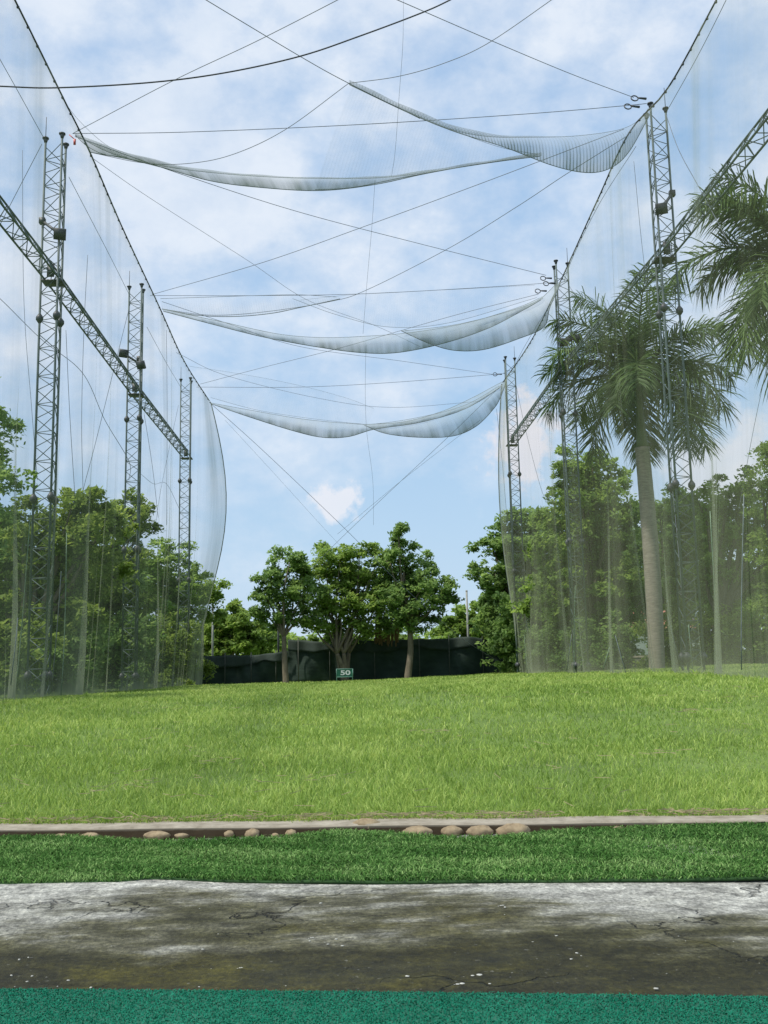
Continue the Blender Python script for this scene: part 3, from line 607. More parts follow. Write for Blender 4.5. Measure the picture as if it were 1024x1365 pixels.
swag('near roof net, deep folded belly beside the right mast', d([(465, 112), (545, 150), (600, 172), (650, 182), (710, 183), (770, 181), (825, 173), (852, 160), (866, 142)], D1), d([(466, 113), (546, 151), (605, 175), (672, 196), (735, 220), (780, 230), (812, 225), (838, 203), (868, 150)], D1, -0.7), NET_ROOF, 0.5, 0.009)
swag('near roof net, faint sheet with fanned creases in the middle', d([(470, 114), (520, 138), (570, 160), (620, 180), (670, 197), (718, 206)], D1), d([(420, 253), (470, 250), (530, 238), (590, 227), (660, 216), (722, 208)], D1, -0.5), NET_FAINT, 0.2, 0.008)
swag('near roof net, wispy sheet beside the left mast top', d([(82, 130), (105, 160), (140, 192), (170, 205)], D1), d([(100, 180), (118, 196), (140, 206), (170, 210)], D1, -0.1), NET_FAINT, 0.1, 0.007)
swag('middle roof net, pale shallow upper fold on the left', d([(214, 398), (280, 396), (340, 394), (400, 393), (450, 396)], D2), d([(216, 412), (260, 420), (310, 422), (360, 418), (400, 410), (455, 398)], D2, -0.3), NET_FAINT, 0.3, 0.012)
swag('middle roof net, long lower fold sagging from left to centre', d([(216, 412), (300, 430), (370, 445), (430, 450), (490, 448), (550, 443), (620, 431), (690, 410), (722, 396)], D2), d([(218, 415), (290, 434), (350, 449), (420, 462), (480, 470), (530, 470), (590, 458), (650, 438), (700, 412), (724, 398)], D2, -0.6), NET_SMOOTH, 0.4, 0.012)
swag('middle roof net, deep belly beside the middle right mast', d([(540, 441), (600, 434), (650, 423), (700, 408), (722, 397), (742, 378)], D2), d([(535, 441), (570, 457), (605, 467), (645, 466), (690, 452), (725, 436), (733, 410), (748, 376)], D2, -0.7), NET_SMOOTH, 0.5, 0.012)
swag('middle roof net, faint veil reaching back to the far masts', d([(400, 400), (480, 392), (560, 388), (640, 384), (715, 380)], D2, .4), d([(390, 398), (450, 420), (520, 436), (600, 430), (718, 396)], D2), NET_FAINT, 0.2, 0.006, dmul=0.5)
swag('far roof net, left fold sagging from the far left mast', d([(281, 537), (330, 546), (400, 558), (460, 564), (500, 565), (560, 556), (620, 540), (668, 513)], D3), d([(281, 538), (330, 555), (390, 574), (430, 583), (465, 582), (500, 572), (560, 563), (620, 545), (668, 516)], D3, -0.6), NET_SMOOTH, 0.4, 0.014)
swag('far roof net, right belly sagging beside the far right mast', d([(484, 566), (540, 562), (590, 548), (630, 530), (660, 514), (672, 508)], D3), d([(486, 567), (515, 578), (560, 583), (605, 581), (635, 568), (658, 545), (667, 530), (676, 506)], D3, -0.6), NET_SMOOTH, 0.5, 0.014)
swag('far roof net, faint veil stretched back from the left', d([(252, 488), (330, 500), (400, 514), (460, 530), (500, 545)], D3, -3), d([(281, 530), (340, 546), (400, 556), (450, 562), (490, 566)], D3), NET_FAINT, 0.2, 0.006, dmul=0.45)
# ------------------------------------------------------------------ leaves and trees
def leaf_quads(mb, c, size, up=0.6, r=None, droop=0.0):
    n = len(c); size = np.broadcast_to(size, (n,))
    nrm = rng.normal(0, 1, (n, 3)); nrm[:, 2] = np.abs(nrm[:, 2]) + up; nrm /= np.linalg.norm(nrm, axis=1)[:, None]
    a = np.cross(nrm, rng.normal(0, 1, (n, 3))); a /= np.linalg.norm(a, axis=1)[:, None]+1e-9
    a[:, 2] -= droop; b_ = np.cross(nrm, a); b_ /= np.linalg.norm(b_, axis=1)[:, None]+1e-9
    s = size[:, None]
    v = np.stack([c-a*s*0.55, c+b_*s*0.27+a*s*0.02, c+a*s*0.55, c-b_*s*0.27+a*s*0.02], 1).reshape(-1, 3)
    r = rng.random(n) if r is None else r
    mb.add(v, np.arange(n)[:, None]*4 + np.array([[0, 1, 2, 3]]), rnd=np.repeat(r, 4))
def crown_mb(blobs, leaf, dens, flat=0.55, sub=0.30):
    """blobs (centre, radius); every blob is filled with small leafy sprays, more of them near its surface"""
    mb = MB(); tips = []
    for c, r in blobs:
        ns = max(5, int(dens*26*(r/0.8)**2)); dirs = rng.normal(0, 1, (ns, 3)); dirs /= np.linalg.norm(dirs, axis=1)[:, None]
        rad = r*(0.35+0.72*rng.random(ns)**0.55); cc = np.asarray(c) + dirs*rad[:, None]*np.array([1, 1, 0.85])
        for q in range(ns):
            sr = sub*random.uniform(0.6, 1.35); m_ = int(34*dens**0.3*random.uniform(0.6, 1.3))
            pp = rng.normal(0, 1, (m_, 3)); pp /= np.linalg.norm(pp, axis=1)[:, None]; pp *= (rng.random(m_)**0.5*sr)[:, None]
            pp[:, 2] = pp[:, 2]*flat - 0.25*np.hypot(pp[:, 0], pp[:, 1])
            base = random.random()
            leaf_quads(mb, cc[q] + pp, leaf*(0.6+0.8*rng.random(m_)), 0.7, np.clip(base*0.6+0.4*rng.random(m_), 0, 1), 0.25)
            if q % 4 == 0: tips.append(cc[q])
    return mb, tips
def tree(name, label, base, D, blobs, mat, leaf=0.17, dens=1.0, tr=0.16, bark=None, stems=1, group=None, thick=1.0, cat='tree', fork=0.35, sub=0.32, grow=1.12):
    b0 = np.array(base, float); root = thing(name, b0, label, cat, group)
    bl = []
    for (px, py, rp) in blobs:
        rp = rp*grow; r = rp*D/F; off = random.uniform(-0.8, 0.8)*thick*max(r, 0.7); p = P(px, py, D+off); bl.append((p, r))
        if r > 0.8: bl.append((P(px+random.uniform(-.3, .3)*rp, py+random.uniform(-.1, .3)*rp, D+off+thick*r*0.9), r*0.8))
    sat = []
    for c_, r_ in bl:
        for q_ in range(3):
            d_ = rng.normal(0, 1, 3); d_[2] = abs(d_[2])*0.8 - 0.25; d_ /= np.linalg.norm(d_); sat.append((c_ + d_*r_*random.uniform(0.95, 1.4), r_*random.uniform(0.22, 0.42)))
    mb, tips = crown_mb(bl + sat, leaf, dens*0.9, sub=sub); 
    mb.build('crown', mat, root)
    cen = np.mean([c for c, r in bl], axis=0); g = MB(); lowest = min(c[2] for c, r in bl)
    fk = b0 + (cen-b0)*fork; fk[2] = b0[2] + max(0.5, (cen[2]-b0[2])*fork)
    for s in range(stems):
        j = np.array([random.uniform(-.3, .3), random.uniform(-.3, .3), 0])*(stems > 1)
        f2 = fk + j*1.6; mid = (b0+f2)/2 + np.array([random.uniform(-.08, .08), 0, 0])
        g.tube(catmull([b0+j*0.2-np.array([0, 0, .1]), b0+j*0.4+np.array([0, 0, .15]), mid, f2], 6), np.linspace(1.25, 0.75, 19)*tr/(stems**0.4), 9)
        for (c, r) in bl[s::stems]:
            m2 = (f2+c)/2 + np.array([random.uniform(-.2, .2), random.uniform(-.2, .2), random.uniform(-.1, .25)])
            pts = catmull([f2, m2, c], 6); g.tube(pts, np.linspace(0.55, 0.12, len(pts))*tr/(stems**0.3), 6)
            for tp_ in random.sample(tips, min(3, len(tips))):
                if np.linalg.norm(tp_-c) < r*1.3: g.tube([m2*0.4+c*0.6, (c+tp_)/2+np.array([0, 0, .05]), tp_], [tr*.16, tr*.1, tr*.04], 4)
    g.build('trunk', bark or BARK, root)
    return root
def base(px, D): p = P(px, 900, D); return (p[0], D, float(gz(p[0], D)))
# three trees in front of the far fence
T3G = 'trees in front of the far fence'
tree('leafy_tree', 'slender leafy tree, left of the three in front of the far fence', base(381, 45.2), 45.5, [(372, 750, 17), (388, 742, 12), (360, 775, 17), (392, 770, 20), (350, 790, 10), (375, 800, 22), (405, 790, 20), (350, 815, 10), (370, 828, 14), (400, 822, 16)], L_DEEP, 0.17, 1.15, 0.13, BARKP, grow=1.04, group=T3G, fork=0.5)
tree('leafy_tree', 'widest tree of the three, many stems rising behind the green sign', base(461, 46.2), 46.4, [(432, 745, 16), (455, 738, 14), (480, 736, 15), (425, 770, 22), (455, 765, 24), (485, 765, 24), (420, 800, 22), (450, 800, 26), (485, 800, 24), (440, 835, 20), (470, 838, 20), (500, 830, 20), (415, 830, 14), (505, 745, 14), (510, 790, 20)], L_MID, 0.17, 1.15, 0.2, BARKP, stems=4, grow=1.04, group=T3G, fork=0.3)
tree('leafy_tree', 'dark tree with a small tuft rising above it, right of the three', base(544, 45.4), 45.8, [(531, 706, 8), (532, 722, 6), (540, 740, 18), (520, 750, 16), (560, 755, 18), (530, 775, 24), (565, 780, 24), (590, 778, 13), (515, 800, 20), (545, 808, 26), (580, 808, 20), (594, 800, 10), (530, 830, 16), (565, 828, 14)], L_DEEP, 0.17, 1.2, 0.15, BARKP, grow=1.04, group=T3G, fork=0.55)
# hanging aerial roots behind
g = MB(); c0 = P(515, 860, 47.2)
for k in range(34):
    px = random.uniform(500, 532); p0 = P(px, random.uniform(812, 826), 47.2+random.uniform(-.2, .2)); p1 = P(px+random.uniform(-3, 3), random.uniform(852, 862), 47.2)
    g.tube([p0, (p0+p1)/2, p1], 0.035, 4)
o = g.build('aerial_roots', simple('dry roots', (0.10, 0.06, 0.035), (0.2, 0.13, 0.08), 8, 0.9), origin=c0); tag(o, 'curtain of brown hanging roots between the middle and right trees', 'roots')
BG = 'trees behind the far fence'
tree('bushy_tree', 'light green bushy tree low behind the left end of the fence', base(300, 54), 54, [(290, 835, 20), (315, 830, 18), (300, 855, 22), (330, 850, 20), (345, 862, 14), (275, 860, 18), (318, 815, 10)], L_LIGHT, 0.24, 1.2, 0.15, group=BG)
tree('bushy_tree', 'far hazy tree between the left bush and the slender tree', base(352, 60), 60, [(345, 850, 14), (360, 845, 14), (338, 868, 14), (365, 868, 16)], L_MID, 0.25, 1.1, 0.15, group=BG)
tree('bushy_tree', 'far green trees seen through the gap under the middle crowns', base(430, 62), 62, [(400, 862, 16), (430, 868, 18), (465, 865, 18), (500, 862, 18), (530, 858, 18), (445, 850, 10)], L_LIGHT, 0.25, 0.9, 0.15, group=BG)
tree('bushy_tree', 'mid green bush mass behind the fence right of the three trees', base(610, 56), 56, [(600, 838, 16), (615, 822, 14), (630, 835, 20), (650, 842, 20), (590, 860, 16), (640, 815, 14), (665, 850, 18)], L_MID, 0.24, 1.2, 0.15, group=BG)
# left side, behind the left net
LG = 'trees behind the left net'
tree('leafy_tree', 'tall dark tree cut by the left edge, highest on the left', base(-95, 19), 19, [(-8, 560, 16), (-40, 590, 40), (-6, 600, 18), (-30, 660, 40), (-5, 640, 22), (-70, 540, 50), (-60, 720, 60), (5, 690, 16)], L_DEEP, 0.10, 1.3, 0.2, group=LG, sub=0.22)
tree('leafy_tree', 'broad olive tree behind the nearest left mast', base(60, 27), 27.5, [(60, 695, 28), (95, 678, 24), (125, 672, 20), (30, 725, 40), (80, 720, 42), (130, 708, 34), (10, 770, 44), (60, 775, 46), (110, 765, 44), (20, 700, 18), (150, 690, 14), (25, 820, 36), (80, 820, 34), (-20, 740, 40)], L_OLIVE, 0.14, 1.2, 0.2, stems=2, group=LG, sub=0.28)
tree('leafy_tree', 'olive tree between the near and middle left masts', base(150, 34), 34.5, [(160, 678, 20), (180, 690, 16), (150, 720, 34), (185, 705, 14), (140, 770, 36), (120, 800, 34), (165, 810, 26), (172, 745, 20)], L_OLIVE, 0.15, 1.2, 0.16, stems=2, group=LG, sub=0.28)
tree('leafy_tree', 'round crowned tree with pale bare stems beside the far left mast', base(222, 45), 45.5, [(215, 748, 20), (200, 765, 22), (240, 770, 26), (265, 785, 20), (205, 795, 22), (250, 805, 26), (278, 800, 15), (282, 822, 10), (225, 815, 18)], L_MID, 0.17, 1.2, 0.12, BARKP, stems=5, group=LG, fork=0.4)
def fillb(x0, x1, y0, y1, rp):
    return [(x_ + random.uniform(-.4, .4)*rp, y_ + random.uniform(-.3, .3)*rp, rp*random.uniform(.8, 1.15)) for y_ in np.arange(y0, y1, rp*1.15) for x_ in np.arange(x0, x1, rp*1.15)]
BL = 'dense trees filling the view behind the left net'
tree('leafy_tree', 'dense dark tree filling the gaps behind the nearest left mast, at the left edge', base(-10, 33), 33, fillb(-60, 50, 735, 890, 32), L_OLIVE, 0.18, 0.75, 0.2, group=BL, thick=0.7)
tree('leafy_tree', 'dense dark tree filling the gaps between the first two left masts', base(95, 35), 35, fillb(60, 175, 760, 890, 30), L_DEEP, 0.18, 0.75, 0.2, group=BL, thick=0.7)
tree('leafy_tree', 'dense low tree behind the pale bare stems of the round crowned tree', base(225, 43), 43, fillb(195, 262, 850, 890, 20), L_OLIVE, 0.2, 0.9, 0.14, group=BL, thick=0.7)
UG = 'bushes along the foot of the left net'
for k, (px, D, bl, lb, mt) in enumerate([
    (10, 24.5, fillb(-60, 50, 850, 925, 26), 'dark bush at the left edge behind the net foot', L_OLIVE),
    (95, 27, fillb(55, 125, 850, 922, 24), 'dark bush behind the net near the first mast foot', L_DEEP),
    (150, 33, fillb(122, 190, 845, 915, 24), 'thick bush between the first and second left masts', L_DEEP),
    (210, 41, fillb(190, 240, 860, 905, 18), 'low bush right of the second left mast', L_OLIVE),
    (245, 46, [(238, 890, 20), (258, 880, 18), (240, 865, 18), (268, 895, 12)], 'low bush behind the foot of the far left mast', L_OLIVE)]):
    tree('bush', lb, base(px, D), D, bl, mt, 0.15, 1.1, 0.05, group=UG, cat='bush', thick=0.6)
# right side
RG = 'trees behind the right net'
tree('leafy_tree', 'dark layered tree at the left end of the right net', base(690, 47.5), 47.5, [(672, 698, 16), (700, 695, 18), (655, 725, 14), (685, 728, 24), (715, 720, 20), (660, 765, 20), (690, 765, 26), (665, 800, 22), (700, 805, 26), (650, 830, 18), (685, 845, 24), (720, 760, 22)], L_DEEP, 0.20, 1.5, 0.2, group=RG)
tree('leafy_tree', 'tall round topped light green tree left of the palm trunk', base(785, 38), 38, [(790, 620, 22), (765, 622, 18), (775, 655, 26), (805, 650, 24), (745, 690, 26), (780, 690, 34), (820, 680, 26), (740, 735, 30), (785, 740, 34), (830, 720, 26), (750, 625, 10), (735, 790, 32), (780, 790, 32), (820, 770, 30), (845, 690, 12)], L_MID, 0.17, 1.3, 0.2, group=RG)
tree('leafy_tree', 'dark tree with low branches directly behind the palm trunk', base(800, 40), 40, [(815, 780, 28), (845, 760, 26), (800, 820, 26), (835, 822, 18), (770, 830, 26), (745, 850, 26), (720, 860, 22), (865, 790, 14)], L_DEEP, 0.16, 1.2, 0.16, group=RG)
tree('leafy_tree', 'green tree just right of the palm trunk', base(903, 36), 36, [(900, 675, 20), (880, 690, 18), (920, 690, 22), (885, 730, 26), (920, 735, 28), (895, 775, 24), (930, 780, 20), (875, 765, 18)], L_DEEP, 0.17, 1.3, 0.17, group=RG)
tree('leafy_tree', 'broad green tree with a thick dark trunk near the right edge', base(945, 33), 33, [(940, 670, 22), (970, 660, 24), (1000, 660, 26), (950, 710, 28), (985, 710, 30), (1020, 700, 34), (940, 755, 24), (975, 755, 28), (1010, 760, 28), (1050, 720, 40)], L_MID, 0.15, 1.2, 0.22, group=RG, sub=0.28)
tree('leafy_tree', 'feathery light tree cut by the right edge', base(1062, 25), 25, [(1030, 625, 24), (1015, 650, 16), (1060, 610, 50), (1050, 680, 40), (1022, 740, 26), (1040, 800, 40), (1024, 600, 10), (1075, 740, 50)], L_LIGHT, 0.10, 0.9, 0.16, group=RG, sub=0.24)
BR = 'dense trees filling the view behind the right net'
tree('leafy_tree', 'dense dark tree low behind the right net end, left of the tall round topped tree', base(715, 44), 44, fillb(690, 780, 790, 890, 26), L_DEEP, 0.2, 0.8, 0.18, group=BR, thick=0.7)
tree('leafy_tree', 'dense dark foliage between the round topped tree and the palm trunk', base(800, 43), 43, fillb(770, 842, 720, 880, 27), L_DEEP, 0.2, 0.8, 0.18, group=BR, thick=0.7)
tree('leafy_tree', 'dense dark foliage in the distance right of the palm trunk', base(915, 42), 42, fillb(885, 960, 700, 800, 27), L_DEEP, 0.2, 0.6, 0.18, group=BR, thick=0.7)
tree('leafy_tree', 'light bushy trees glimpsed low behind the thick dark trunk', base(980, 44), 44, fillb(940, 1080, 770, 830, 27), L_LIGHT, 0.2, 0.6, 0.18, group=BR, thick=0.7)
HG = 'hedge bushes above the low wall on the right'
for k, (px, D, bl, lb) in enumerate([
    (740, 44, fillb(705, 775, 845, 900, 18), 'dark bush at the foot of the right net beside the dark crate'),
    (790, 36, fillb(770, 830, 850, 900, 19), 'dark bush between the round topped tree and the palm'),
    (900, 34, [(885, 838, 22), (905, 835, 22), (925, 838, 22), (898, 820, 16), (890, 862, 18), (920, 862, 20), (880, 882, 16), (905, 884, 16), (928, 884, 16)], 'trimmed hedge section right of the palm trunk'),
    (960, 33, [(945, 832, 24), (970, 828, 24), (995, 830, 24), (960, 858, 22), (985, 858, 22), (950, 882, 17), (975, 882, 17), (1000, 882, 17)], 'trimmed hedge section in front of the thick dark trunk'),
    (1020, 32, [(1015, 828, 26), (1035, 820, 30), (1005, 855, 22), (1030, 858, 26), (1020, 882, 18), (1045, 880, 20)], 'hedge section at the right edge')]):
    tree('bush', lb, base(px, D), D, bl, [L_DEEP, L_DEEP, L_OLIVE, L_OLIVE, L_MID][k], 0.13, 1.1, 0.05, group=HG, cat='bush', thick=0.5)
# distant woods
mb, _ = crown_mb([(np.array([x_ + random.uniform(-3, 3), 85+random.uniform(-6, 10), 1.2+random.uniform(0, 1.4)]), random.uniform(2.0, 3.2)) for x_ in np.arange(-75, 80, 2.6)], 0.5, 0.25, sub=0.8)
o = mb.build('distant_woods', L_MID, origin=(0, 85, 0)); tag(o, 'low band of distant green woods behind everything', 'woods', kind='stuff')
# ------------------------------------------------------------------ palms
TRUNKP = simple('ringed palm trunk', (0.20, 0.175, 0.14), (0.34, 0.31, 0.25), 5, 0.85, bmp=0.6, mapscale=(1, 1, 6), bdist=0.02)
SHAFT = simple('green crownshaft', (0.07, 0.11, 0.035), (0.12, 0.17, 0.06), 3, 0.5)
def palm(label, b0, H, shaft, nf, flen, seedv, trr=0.225, specials=()):
    random.seed(seedv); root = thing('palm_tree', b0, label, 'palm', 'royal palms behind the right net'); b0 = np.array(b0, float)
    zz = np.linspace(-0.1, H-shaft, 60); u = zz/(H-shaft)
    rad = trr*(1.02 - 0.12*u + 0.10*np.sin(np.clip(u, 0, 1)*PI*0.9)) * (1+0.012*np.sin(zz*34)); rad[0:4] *= np.array([1.5, 1.4, 1.22, 1.08]); rad[-1] *= 1.12
    g = MB(); g.tube(b0 + np.stack([0.05*np.sin(zz*.5), 0*zz, zz], 1), rad, 16); g.build('trunk', TRUNKP, root)
    top = b0 + np.array([0.05*math.sin((H-shaft)*.5), 0, 0])
    zz = np.linspace(0, 1, 12); g = MB(); g.tube(top + np.stack([0*zz, 0*zz, H-shaft-0.02+zz*shaft], 1), trr*(0.80-0.12*np.sin(zz*PI)-0.42*zz), 14); g.build('crownshaft', SHAFT, root)
    c = top + np.array([0, 0, H])
    fr = []
    for k in range(nf):
        az = k*2.39996 + random.uniform(-.2, .2); el = math.radians(82 - 112*(k/nf)**0.9 + random.uniform(-8, 8)); fr.append((az, el, flen*random.uniform(.85, 1.08)))
    fr += list(specials)
    for az, el, fl in fr:
        n = 26; s = np.linspace(0, 1, n); e = el - (0.95+0.42*max(0, math.cos(el)))*s**1.6*1.0
        step = fl/(n-1); hx = np.concatenate([[0], np.cumsum(np.cos(e[:-1])*step)]); hz = np.concatenate([[0], np.cumsum(np.sin(e[:-1])*step)])
        dr = np.array([math.cos(az), math.sin(az), 0]); pts = c - np.array([0, 0, 0.25]) + hx[:, None]*dr + hz[:, None]*np.array([0, 0, 1.])
        g = MB(); g.tube(pts, np.linspace(0.045, 0.006, n), 5)
        nl = 100; sl = np.repeat(0.12 + 0.88*(np.arange(nl)+rng.random(nl)*0.7)/nl, 2); sd = np.tile([1.0, -1.0], nl)
        pb = np.stack([np.interp(sl, s, pts[:, i]) for i in range(3)], 1); ee = np.interp(sl, s, e)
        tan = np.cos(ee)[:, None]*dr + np.sin(ee)[:, None]*np.array([0, 0, 1.]); lat = np.cross(dr, [0, 0, 1.]); upv = np.cross(lat, tan)
        tilt = rng.normal(0, 0.6, len(sl)); ll = (0.30+0.42*np.sin(np.clip(sl*1.05, 0, 1)*PI*0.92))*rng.uniform(0.85, 1.15, len(sl))*fl/2.6*1.15
        out = sd[:, None]*lat*np.cos(tilt)[:, None] + upv*np.sin(tilt)[:, None] + tan*0.75; out /= np.linalg.norm(out, axis=1)[:, None]
        wv = np.cross(out, rng.normal(0, .5, (len(sl), 3))+upv*1.0); wv /= np.linalg.norm(wv, axis=1)[:, None]; wv *= 0.022
        dn = np.array([0, 0, -1.0]); p1 = pb + out*(ll*0.4)[:, None] + dn*(ll*0.06)[:, None]; p2 = pb + out*(ll*0.72)[:, None] + dn*(ll*0.17)[:, None]; p3 = pb + out*(ll*0.98)[:, None] + dn*(ll*0.38)[:, None]
        v = np.stack([pb-wv*.6, pb+wv*.6, p1+wv, p1-wv, p2+wv*.8, p2-wv*.8, p3], 1).reshape(-1, 3); i = np.arange(len(sl))[:, None]*7
        rv = np.repeat(np.clip(random.random()*0.5+0.5*rng.random(len(sl)), 0, 1), 7)
        g.add(v, [i+np.array([[0, 1, 2, 3]]), i+np.array([[3, 2, 4, 5]]), i+np.array([[5, 4, 6]])], rnd=rv)
        g.build('frond', L_PALM, root)
    g = MB(); g.tube([c-np.array([0, 0, .3]), c+np.array([0.02, 0, 0.9])], [0.05, 0.008], 6); g.build('spear_leaf', L_PALM, root)
DP = 32.0
pb_ = P(875, 880, DP); zt = P(852, 492, DP)[2]
palm('royal palm with its whole grey trunk in view, behind the right net', (pb_[0], DP, 0.5), zt-0.5, P(0, 492, DP)[2]-P(0, 600, DP)[2], 25, 3.65, 5, trr=0.245)
DQ = 25.5; q = P(1072, 335, DQ)
palm('royal palm cut by the right edge, only its drooping fronds in view', (q[0], DQ, 0.5), q[2]-0.5, 2.2, 17, 3.5, 9, specials=[(math.radians(178), math.radians(20), 3.9), (math.radians(200), math.radians(-25), 3.9), (math.radians(190), math.radians(-50), 3.8), (math.radians(168), math.radians(74), 3.5), (math.radians(190), math.radians(48), 3.5)])
random.seed(3)
# ------------------------------------------------------------------ fence, posts, sign
FD = 48.0
def fence(label, pts, mat, mat2, posts):
    root = thing('shade_cloth_fence', P(pts[0][0], 905, FD), label, 'fence')
    T_ = np.array([P(a, b_, FD) for a, b_, c_ in pts]); B_ = np.array([P(a, c_, FD) for a, b_, c_ in pts])
    n = 160; ta = resample(T_, n); bb = np.stack([np.interp(ta[:, 0], B_[:, 0], B_[:, i]) for i in range(3)], 1)
    ta[:, 2] += 0.018*np.sin(ta[:, 0]*2.3)+0.012*np.sin(ta[:, 0]*7); t = np.linspace(0, 1, 12)
    V = ta[:, None]+(bb-ta)[:, None]*t[None, :, None]; V[..., 1] += 0.10*np.sin(V[..., 0]*2.6+3*t)+0.05*np.sin(V[..., 0]*7-5*t)
    V[..., 2] = np.maximum(V[..., 2], 0.45)
    g = MB(); g.grid(V); g.build('cloth', mat, root, solid=0.01)
    # a second doubled layer hanging as swags over the upper half
    T2 = V[:, 0] + np.array([0, -0.12, 0]); k = np.abs(np.sin(T2[:, 0]*0.9)); B2 = T2.copy(); B2[:, 2] -= 0.30 + 0.25*k; B2[:, 1] -= 0.08
    V2 = T2[:, None]+(B2-T2)[:, None]*np.linspace(0, 1, 6)[None, :, None]; g = MB(); g.grid(V2); g.build('doubled_cloth', mat2, root, solid=0.01)
    for px in posts:
        p = P(px, 905, FD-0.25); z1 = np.interp(p[0], ta[:, 0], ta[:, 2]); g = MB(); g.tube([(p[0], p[1], 0.4), (p[0], p[1], z1+0.12)], 0.024, 8); g.build('post', DPOST, root)
fence('low black shade cloth fence, left section', [(250, 874, 914), (290, 874, 914), (330, 874, 914), (384, 868, 912)], SHADE, SHADE2, (262, 300, 335, 368))
fence('tall black shade cloth fence behind the sign, right section', [(384, 853, 911), (430, 855, 910), (480, 854, 909), (540, 853, 907), (590, 851, 906), (625, 849, 906), (650, 853, 905), (700, 856, 905)], SHADE, SHADE2, (398, 440, 500, 560, 600, 645, 680))
for px, y0_, D_, lb in ((284, 792, 49, 'thin pale pole above the low left fence section'), (622, 788, 50, 'thin grey pole standing behind the right fence section'), (371, 800, 48.7, 'thin dark pole close to the slender tree')):
    a = P(px, y0_, D_); g = MB(); g.tube([(a[0], D_, 0.4), (a[0], D_, a[2])], 0.05, 8)
    g.ball((a[0], D_, a[2]), 0.06, 1, 8)
    o = g.build('pole', POST if px != 371 else STEELD, origin=(a[0], D_, 0.5)); tag(o, lb, 'pole')
SD = 44.0; s0 = P(459.5, 897, SD); gzz = float(gz(s0[0], SD))
root = thing('distance_sign', (s0[0], SD, gzz), 'small green sign with white number 50 at the far end of the lawn', 'sign')
sw, sh = 0.70, 0.34
g = MB(); g.box(s0, (sw, 0.02, sh)); g.build('board', GREENSIGN, root, smooth=False)
g = MB()
for a, b_ in (((-sw/2, -sh/2), (sw/2, -sh/2)), ((-sw/2, sh/2), (sw/2, sh/2)), ((-sw/2, -sh/2), (-sw/2, sh/2)), ((sw/2, -sh/2), (sw/2, sh/2))):
    g.tube([s0+np.array([a[0], -0.012, a[1]]), s0+np.array([b_[0], -0.012, b_[1]])], 0.014, 6)
g.build('frame', SIGNF, root)
for s in (-1, 1):
    g = MB(); g.tube([(s0[0]+s*sw/2*0.97, SD+0.02, gzz-0.05), (s0[0]+s*sw/2*0.97, SD+0.02, s0[2])], 0.016, 6); g.build('leg', SIGNF, root)
cu = bpy.data.curves.new('fifty', 'FONT'); cu.body = '50'; cu.size = 0.32; cu.align_x = 'CENTER'; cu.align_y = 'CENTER'; cu.extrude = 0.004; cu.offset = 0.010
to = bpy.data.objects.new('tmp', cu); COL.objects.link(to); bpy.context.view_layer.update()
me = bpy.data.meshes.new_from_object(to.evaluated_get(bpy.context.evaluated_depsgraph_get())); bpy.data.objects.remove(to)
me.materials.clear(); me.materials.append(WHITEP)
lo = bpy.data.objects.new('lettering', me); COL.objects.link(lo); lo.parent = root
lo.location = (0.03, -0.020, s0[2]-gzz-0.0); lo.rotation_euler = (PI/2, 0, 0); lo.scale = (1.35, 0.85, 1)
# low wall on the right and far house
WALLM = simple('stained grey wall', (0.09, 0.10, 0.08), (0.20, 0.21, 0.18), 2.2, 0.9, bmp=0.3, mapscale=(1, 1, 0.5))
a = P(822, 862, 36.5); b_ = P(1090, 855, 31)
g = MB(); dv = (b_-a)[:2]; L = np.linalg.norm(dv); ang = math.atan2(dv[1], dv[0]); rot = np.array([[math.cos(ang), -math.sin(ang), 0], [math.sin(ang), math.cos(ang), 0], [0, 0, 1]])
mid = (a+b_)/2; root = thing('low_wall', (mid[0], mid[1], 0.45), 'low stained grey wall below the hedge on the right', 'wall')
g.box((mid[0], mid[1], 0.8), (L, 0.15, 0.9), rot); g.build('wall', WALLM, root, smooth=False)
g = MB(); g.box((mid[0], mid[1], 1.275), (L+0.05, 0.22, 0.06), rot); g.build('coping', M_KERB, root, smooth=False)
def house(px, D, w, dp, h, rf, label, wm, rm, zb=0.5):
    c = P(px, 890, D); root = thing('house', (c[0], D, zb), label, 'house')
    g = MB(); g.box((c[0], D, zb+h/2), (w, dp, h)); g.build('wall', wm, root, smooth=False)
    g = MB(); x0, x1, y0, y1, z0 = c[0]-w/2-.4, c[0]+w/2+.4, D-dp/2-.4, D+dp/2+.4, zb+h+0.003
    g.add([(x0, y0, z0), (x1, y0, z0), (x1, y1, z0), (x0, y1, z0), (c[0]-w/4, D, z0+rf), (c[0]+w/4, D, z0+rf)], [np.array([[0, 1, 5, 4], [2, 3, 4, 5], [3, 2, 1, 0]]), np.array([[1, 2, 5], [3, 0, 4]])]); g.build('roof', rm, root, smooth=False)
    for s in (-1, 1):
        g = MB(); g.box((c[0]+s*w/4, D-dp/2-0.01, zb+h*.55), (w*.16, .06, h*.35)); wdw = g.build('window', STEELD, root, smooth=False)
house(852, 62, 7, 6, 2.6, 1.3, 'far white house with a red roof glimpsed beside the palm trunk', simple('white wall', (0.6, 0.58, 0.55), (0.7, 0.68, 0.65), 2), simple('red roof', (0.32, 0.11, 0.07), (0.45, 0.18, 0.12), 3))
house(676, 58, 6, 4, 1.75, 0.3, 'low shed with a pale flat roof just above the fence end', simple('shed wall', (0.12, 0.14, 0.12), (0.2, 0.22, 0.2), 2), simple('pale roof sheet', (0.42, 0.46, 0.42), (0.55, 0.58, 0.54), 3))
c = P(819, 891, 30.5); root = thing('crate', (c[0], 30.5, 0.47), 'small dark open crate standing at the foot of the right net', 'crate')
g = MB()
